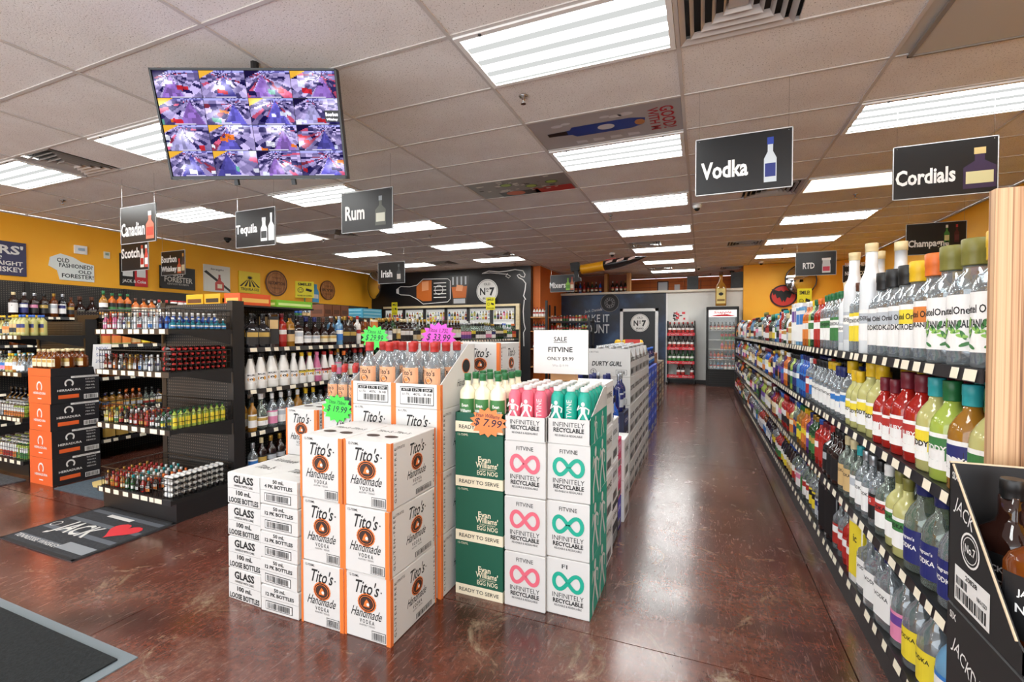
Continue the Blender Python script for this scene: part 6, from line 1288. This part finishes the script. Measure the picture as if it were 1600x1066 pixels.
# bat sign, steel racks of mixers
t = thing('bat_sign', 'round red sign with a black bat on the yellow back wall', 'sign', (1.87, 13.19, 2.26)); fB = Fr((0,0,0),(1,0,0),(0,0,1),.001); m = MB(); MB().slab(fB, [(.30*cos(2*pi*i/28),.28*sin(2*pi*i/28)) for i in range(28)], .02).build('disc', mat('#c8281f', .4), t)
fB = Fr((0,-.022,0),(1,0,0),(0,0,1),.001); m.ring(fB, 0, 0, .26, .295, 0, 1, 28, .93); m.poly(fB, [(0,.10),(.05,.14),(.10,.12),(.26,.18),(.22,.02),(.18,.06),(.14,-.06),(.08,-.03),(.03,-.16),(0,-.10),(-.03,-.16),(-.08,-.03),(-.14,-.06),(-.18,.06),(-.22,.02),(-.26,.18),(-.10,.12),(-.05,.14)], 0, 2); m.build('bat_emblem', INK, t)
t = thing('mixer_rack', 'black steel rack of mixers left of the dark mural wall', 'rack', (-3.60, 12.1, 0))
for x in (-.25, .85):
    for y_ in (0, .5): MB().box(x-.03, x+.03, y_-.02, y_+.02, 0, 2.1 if x < 0 else 1.75).build('upright', BLKMETAL, t)
for z in (.25,.65,1.02,1.38,1.66): MB().box(-.25, .85, 0, .5, z-.04, z).build('shelf', BLKMETAL, t)
MB().tube((-.25,-.02,.6),(.85,-.02,1.0), .015, 5).build('brace', BLKMETAL, t)
for j, z in enumerate((.65,1.02,1.38,1.66)):
    for i in range(12):
        g = ('clear','lime','red','white','green','amber')[(i//2+j) % 6]; put('mixer_bottle', ('can' if j == 3 else 'round', .22 if j < 3 else .16, .035, g, ('white','green','red')[i % 3], ('white','cream','green')[(i//2) % 3], 'red'), (-3.80+i*.085, 12.2, z), 0, f"{CN[GL[g]]} mixer bottle on the {('lower','middle','upper','top')[j]} mixer rack shelf, {('white','green','red')[i % 3]} cap", 'bottles on the mixer rack', False)
t = thing('mixer_shelf', 'tall black shelf post with small bottles beside the black mural wall', 'rack', (-4.02, 11.0, 0)); 
for x in (-.02, .42): MB().box(x, x+.05, -.03, .03, 0, 2.15).build('upright', BLKMETAL, t)
for z in (.5,.95,1.4,1.75): MB().box(0, .45, -.02, .45, z-.03, z).build('shelf', PINE, t)
for j, z in enumerate((.95,1.4,1.75)):
    for i in range(5): put('mixer_bottle', ('round',.24,.036,('red','dark','white')[j],'red','white','red'), (-3.93+i*.076, 11.1, z), 0, f"{CN[GL[('red','dark','white')[j]]]} bottle on the {('lower','middle','upper')[j]} shelf beside the mural", 'bottles beside the mural', False)
# inflatable speedboat hanging from the ceiling
t = thing('inflatable_boat', 'black and yellow toy speedboat hanging from the ceiling', 'hanging decor', (-1.70, 9.5, 2.72)); t.rotation_euler = (0, -.10, .0)
def hull(x0, x1, mt, nm, f0, f1):
    m = MB(); K = 8; n = 14; vs = []
    for k in range(K+1):
        s_ = f0+(f1-f0)*k/K; x = -.62+1.32*s_; r1 = .17*(1-max(0,(s_-.35)/.65)**2.2)+.004; rz1 = .105*(1-max(0,(s_-.45)/.55)**2)+.004; zc = .05*s_*s_*1.4
        for i in range(n): q = 2*pi*i/n; vs.append((x, r1*cos(q), zc+rz1*sin(q)*(1 if sin(q) > 0 else .8)))
    m.add(vs, [(k*n+i, k*n+(i+1)%n, (k+1)*n+(i+1)%n, (k+1)*n+i) for k in range(K) for i in range(n)]+[tuple(reversed(range(n))), tuple(K*n+i for i in range(n))], 0, True); return m.build(nm, mt, t)
hull(0,0,mat('#e8a81c', .3),'stern_hull',0,.36); hull(0,0,mat('#1c1a1a', .25),'bow_hull',.36,1.0)
m = MB(); m.box(-.84,-.66,-.07,.07,.0,.17); m.box(-.78,-.70,-.04,.04,-.16,.0); m.box(-.80,-.66,-.05,.05,-.22,-.15); m.build('outboard_motor', BLACK, t)
for s_ in (-1, 1):
    m = MB()
    for q in range(3): x = -.10+q*.22; m.add([(x, s_*.172*(1-.05*q), .02),(x+.14, s_*.168*(1-.08*q), .05),(x+.16, s_*.150*(1-.08*q), .10),(x+.02, s_*.160*(1-.05*q), .07)], [(0,1,2,3) if s_ < 0 else (3,2,1,0)])
    m.build('stripe', mat('#d8b8b0', .4), t)
m = MB(); m.box(-.12,.10,-.06,.06,.09,.13); m.build('windshield', mat('#c84a3a', .4), t)
for x in (-.4, .35): MB().tube((x,0,.08),(x-.03*x,0,.30), .002, 4).build('string', CHROME, t)
# ================================================================ floor mats
t = thing('logo_mat', 'dark striped floor mat with a red heart and white lettering', 'floor mat', (-4.30, 1.53, 0)); w, d = .85, .59
MB().box(0, w, 0, d, 0, .008).build('mat', carpet_mat('#2a2c30', '#3e4248'), t); fm_ = Fr((0,0,.0085),(1,0,0),(0,1,0),.0006); m = MB()
for a in ((0,w,0,.02),(0,w,d-.02,d),(0,.02,0,d),(w-.02,w,0,d)): m.rect(fm_, *a, 0, 1)
for q in range(4): m.rect(fm_, .03, w-.03, .06+q*.145, .10+q*.145, 1, 1)
m.rect(fm_, w*.62, w-.03, .06, .14, 2, 2); m.text(fm_, 'JACK', w*.40, d*.42, .36, .20, 3, 3, .02); m.rect(fm_, w*.30, w*.62, d*.80, d*.86, 3, 3); m.text(fm_, 'TENNESSEE WHISKEY', w*.34, d*.12, .5, .035, 3, 3); m.ring(fm_, w*.08, d*.45, .030, .036, 3, 3, 16)
h_ = [(.016*16*sin(q)**3/16*8, (13*cos(q)-5*cos(2*q)-2*cos(3*q)-cos(4*q))/16*.10) for q in [2*pi*i/24 for i in range(24)]]; m.poly(fm_, [(w*.76+a_, d*.62+b_*1.1) for a_, b_ in reversed(h_)], 4, 4)
m.build('mat_print', [mat('#1c1c1e', .8), mat('#5a6068', .8), mat('#8a8f94', .8), mat('#d8d8d4', .8), mat('#d8303a', .7)], t)
t = thing('entry_mat', 'black ribbed carpet entry mat with grey rubber edge at bottom left', 'floor mat', (-4.2, -.6, 0)); MB().box(.0, 2.02, 0, 1.78, 0, .005).build('rubber_edge', mat('#6f7a80', .6), t); MB().box(.06, 1.965, .06, 1.735, .005, .012).build('pile', carpet_mat('#05080a', '#20292c'), t)
t = thing('logo_mat', 'blue grey mat with a tan patch behind the orange cases', 'floor mat', (-5.22, 2.20, 0)); MB().box(0, .78, 0, .5, 0, .007).build('mat', carpet_mat('#3a4650', '#56646e'), t); m = MB(); m.disc(Fr((.35,.28,.0075),(1,0,0),(0,1,0),.0006), 0, 0, .26, .14, 0, 1, 14, .08); m.build('mat_print', mat('#c9b070', .8), t)
t = thing('floor_mat', 'grey perforated rubber mat before the left-edge shelving', 'floor mat', (-6.9, 1.55, 0)); MB().box(0, 1.15, 0, .68, 0, .009).build('mat', carpet_mat('#2c2f33', '#6a6e74'), t); MB().box(0,1.15,0,.02,.009,.011).build('edge', BLACK, t)
# ================================================================ whiskey cases at the near right
JB = mat('#1a1a1c', .5)
def jd_case(j, z, cut):
    w, d, h = .44, .30, .345
    t = thing('whiskey_case', ('cut-open black whiskey case with dark bottles at the right edge' if cut else f"black printed whiskey case under the cut-open one, {('bottom','second from bottom')[j]}"), 'case', (.585+w/2, 1.50-d/2, z), 0, 'black whiskey cases')
    if not cut: obj('carton', case_body(w, d, h, JB), t)
    else:
        m = MB(); tk = .004
        m.box(-w/2,w/2,-d/2,d/2,0,tk); m.box(-w/2,w/2,d/2-tk,d/2,tk,h); m.box(-w/2,w/2,-d/2,-d/2+tk,tk,.05); m.box(w/2-tk,w/2,-d/2,d/2,tk,h)
        pr = [(-d/2,tk),(d/2,tk),(d/2,h),(d/2-.02,h),(-d/2+.02,.06),(-d/2,.05)]; n = len(pr)
        vs = [(-w/2,a,b) for a,b in pr]+[(-w/2+tk,a,b) for a,b in pr]; m.add(vs, [tuple(reversed(range(n))), tuple(range(n,2*n))]+[(i,(i+1)%n,n+(i+1)%n,n+i) for i in range(n)]); m.build('carton', JB, t)
        m = MB(); m.tube((-w/2-.001,d/2-.02,h),(-w/2-.001,-d/2+.02,.06), .0025, 5); m.tube((-w/2,d/2,h),(w/2,d/2,h), .004, 5); m.build('cut_edge', mat('#cbb79a', .7), t)
    L = Fr((-w/2, d/2, 0),(0,-1,0),(0,0,1)); m = MB()
    m.text(L, 'JACK', d*.24, h*.68, .09, .045, 0, 1, .0, .0, -.35); 
    if not cut: m.text(L, "DANIEL'S", d*.62, h*.62, .14, .045, 0, 1, .0, 0, -.1)
    if not cut: m.ring(L, d*.45, h*.36, .058, .064, 0, 1, 22); m.ring(L, d*.45, h*.36, .046, .049, 0, 1, 22); m.text(L, 'Old', d*.45, h*.43, .035, .015, 0, 1); m.text(L, 'No.7', d*.45, h*.36, .075, .032, 0, 1, .02)
    else: m.ring(L, d*.34, h*.47, .036, .041, 0, 1, 22); m.ring(L, d*.34, h*.47, .029, .031, 0, 1, 22); m.text(L, 'No.7', d*.34, h*.47, .045, .02, 0, 1, .02)
    m.text(L, 'SIX', d*.10, h*.92, .03, .018, 0, 1, .02)
    if cut:
        a0, a1, b0, b1 = d*.12, d*.62, h*.05, h*.30; m.rect(L, a0, a1, b0, b1, 0, 1)
        m.barcode(L, a0+.008, a1-.008, b0+.008, b0+.036, 1, 2, 3); m.text(L, '20828', (a0+a1)/2, b1-.012, .05, .012, 1, 2, .02); m.barcode(L, a0+.008, a0+.06, b0+.042, b0+.062, 1, 2, 5); m.text(L, 'NH-1223', a1-.03, b0+.05, .04, .010, 1, 2, .02)
    m.build('printing', [PAPER, INK], t)
    return t
jd_case(0, 0, False); jd_case(1, .347, False); jd_case(2, .695, True)
for ix in range(3):
    for iy in range(2): put('whiskey_bottle', ('square',.33,.056,'amber' if ix+iy else 'dark','black','black','black',1,"JACK|No.7",LB['white']), (.585+.085+ix*.128, 1.50-.075-iy*.135, .70), -1.0, 'square whiskey bottle with black cap in the cut-open black case', 'whiskey bottles in the black case', True)
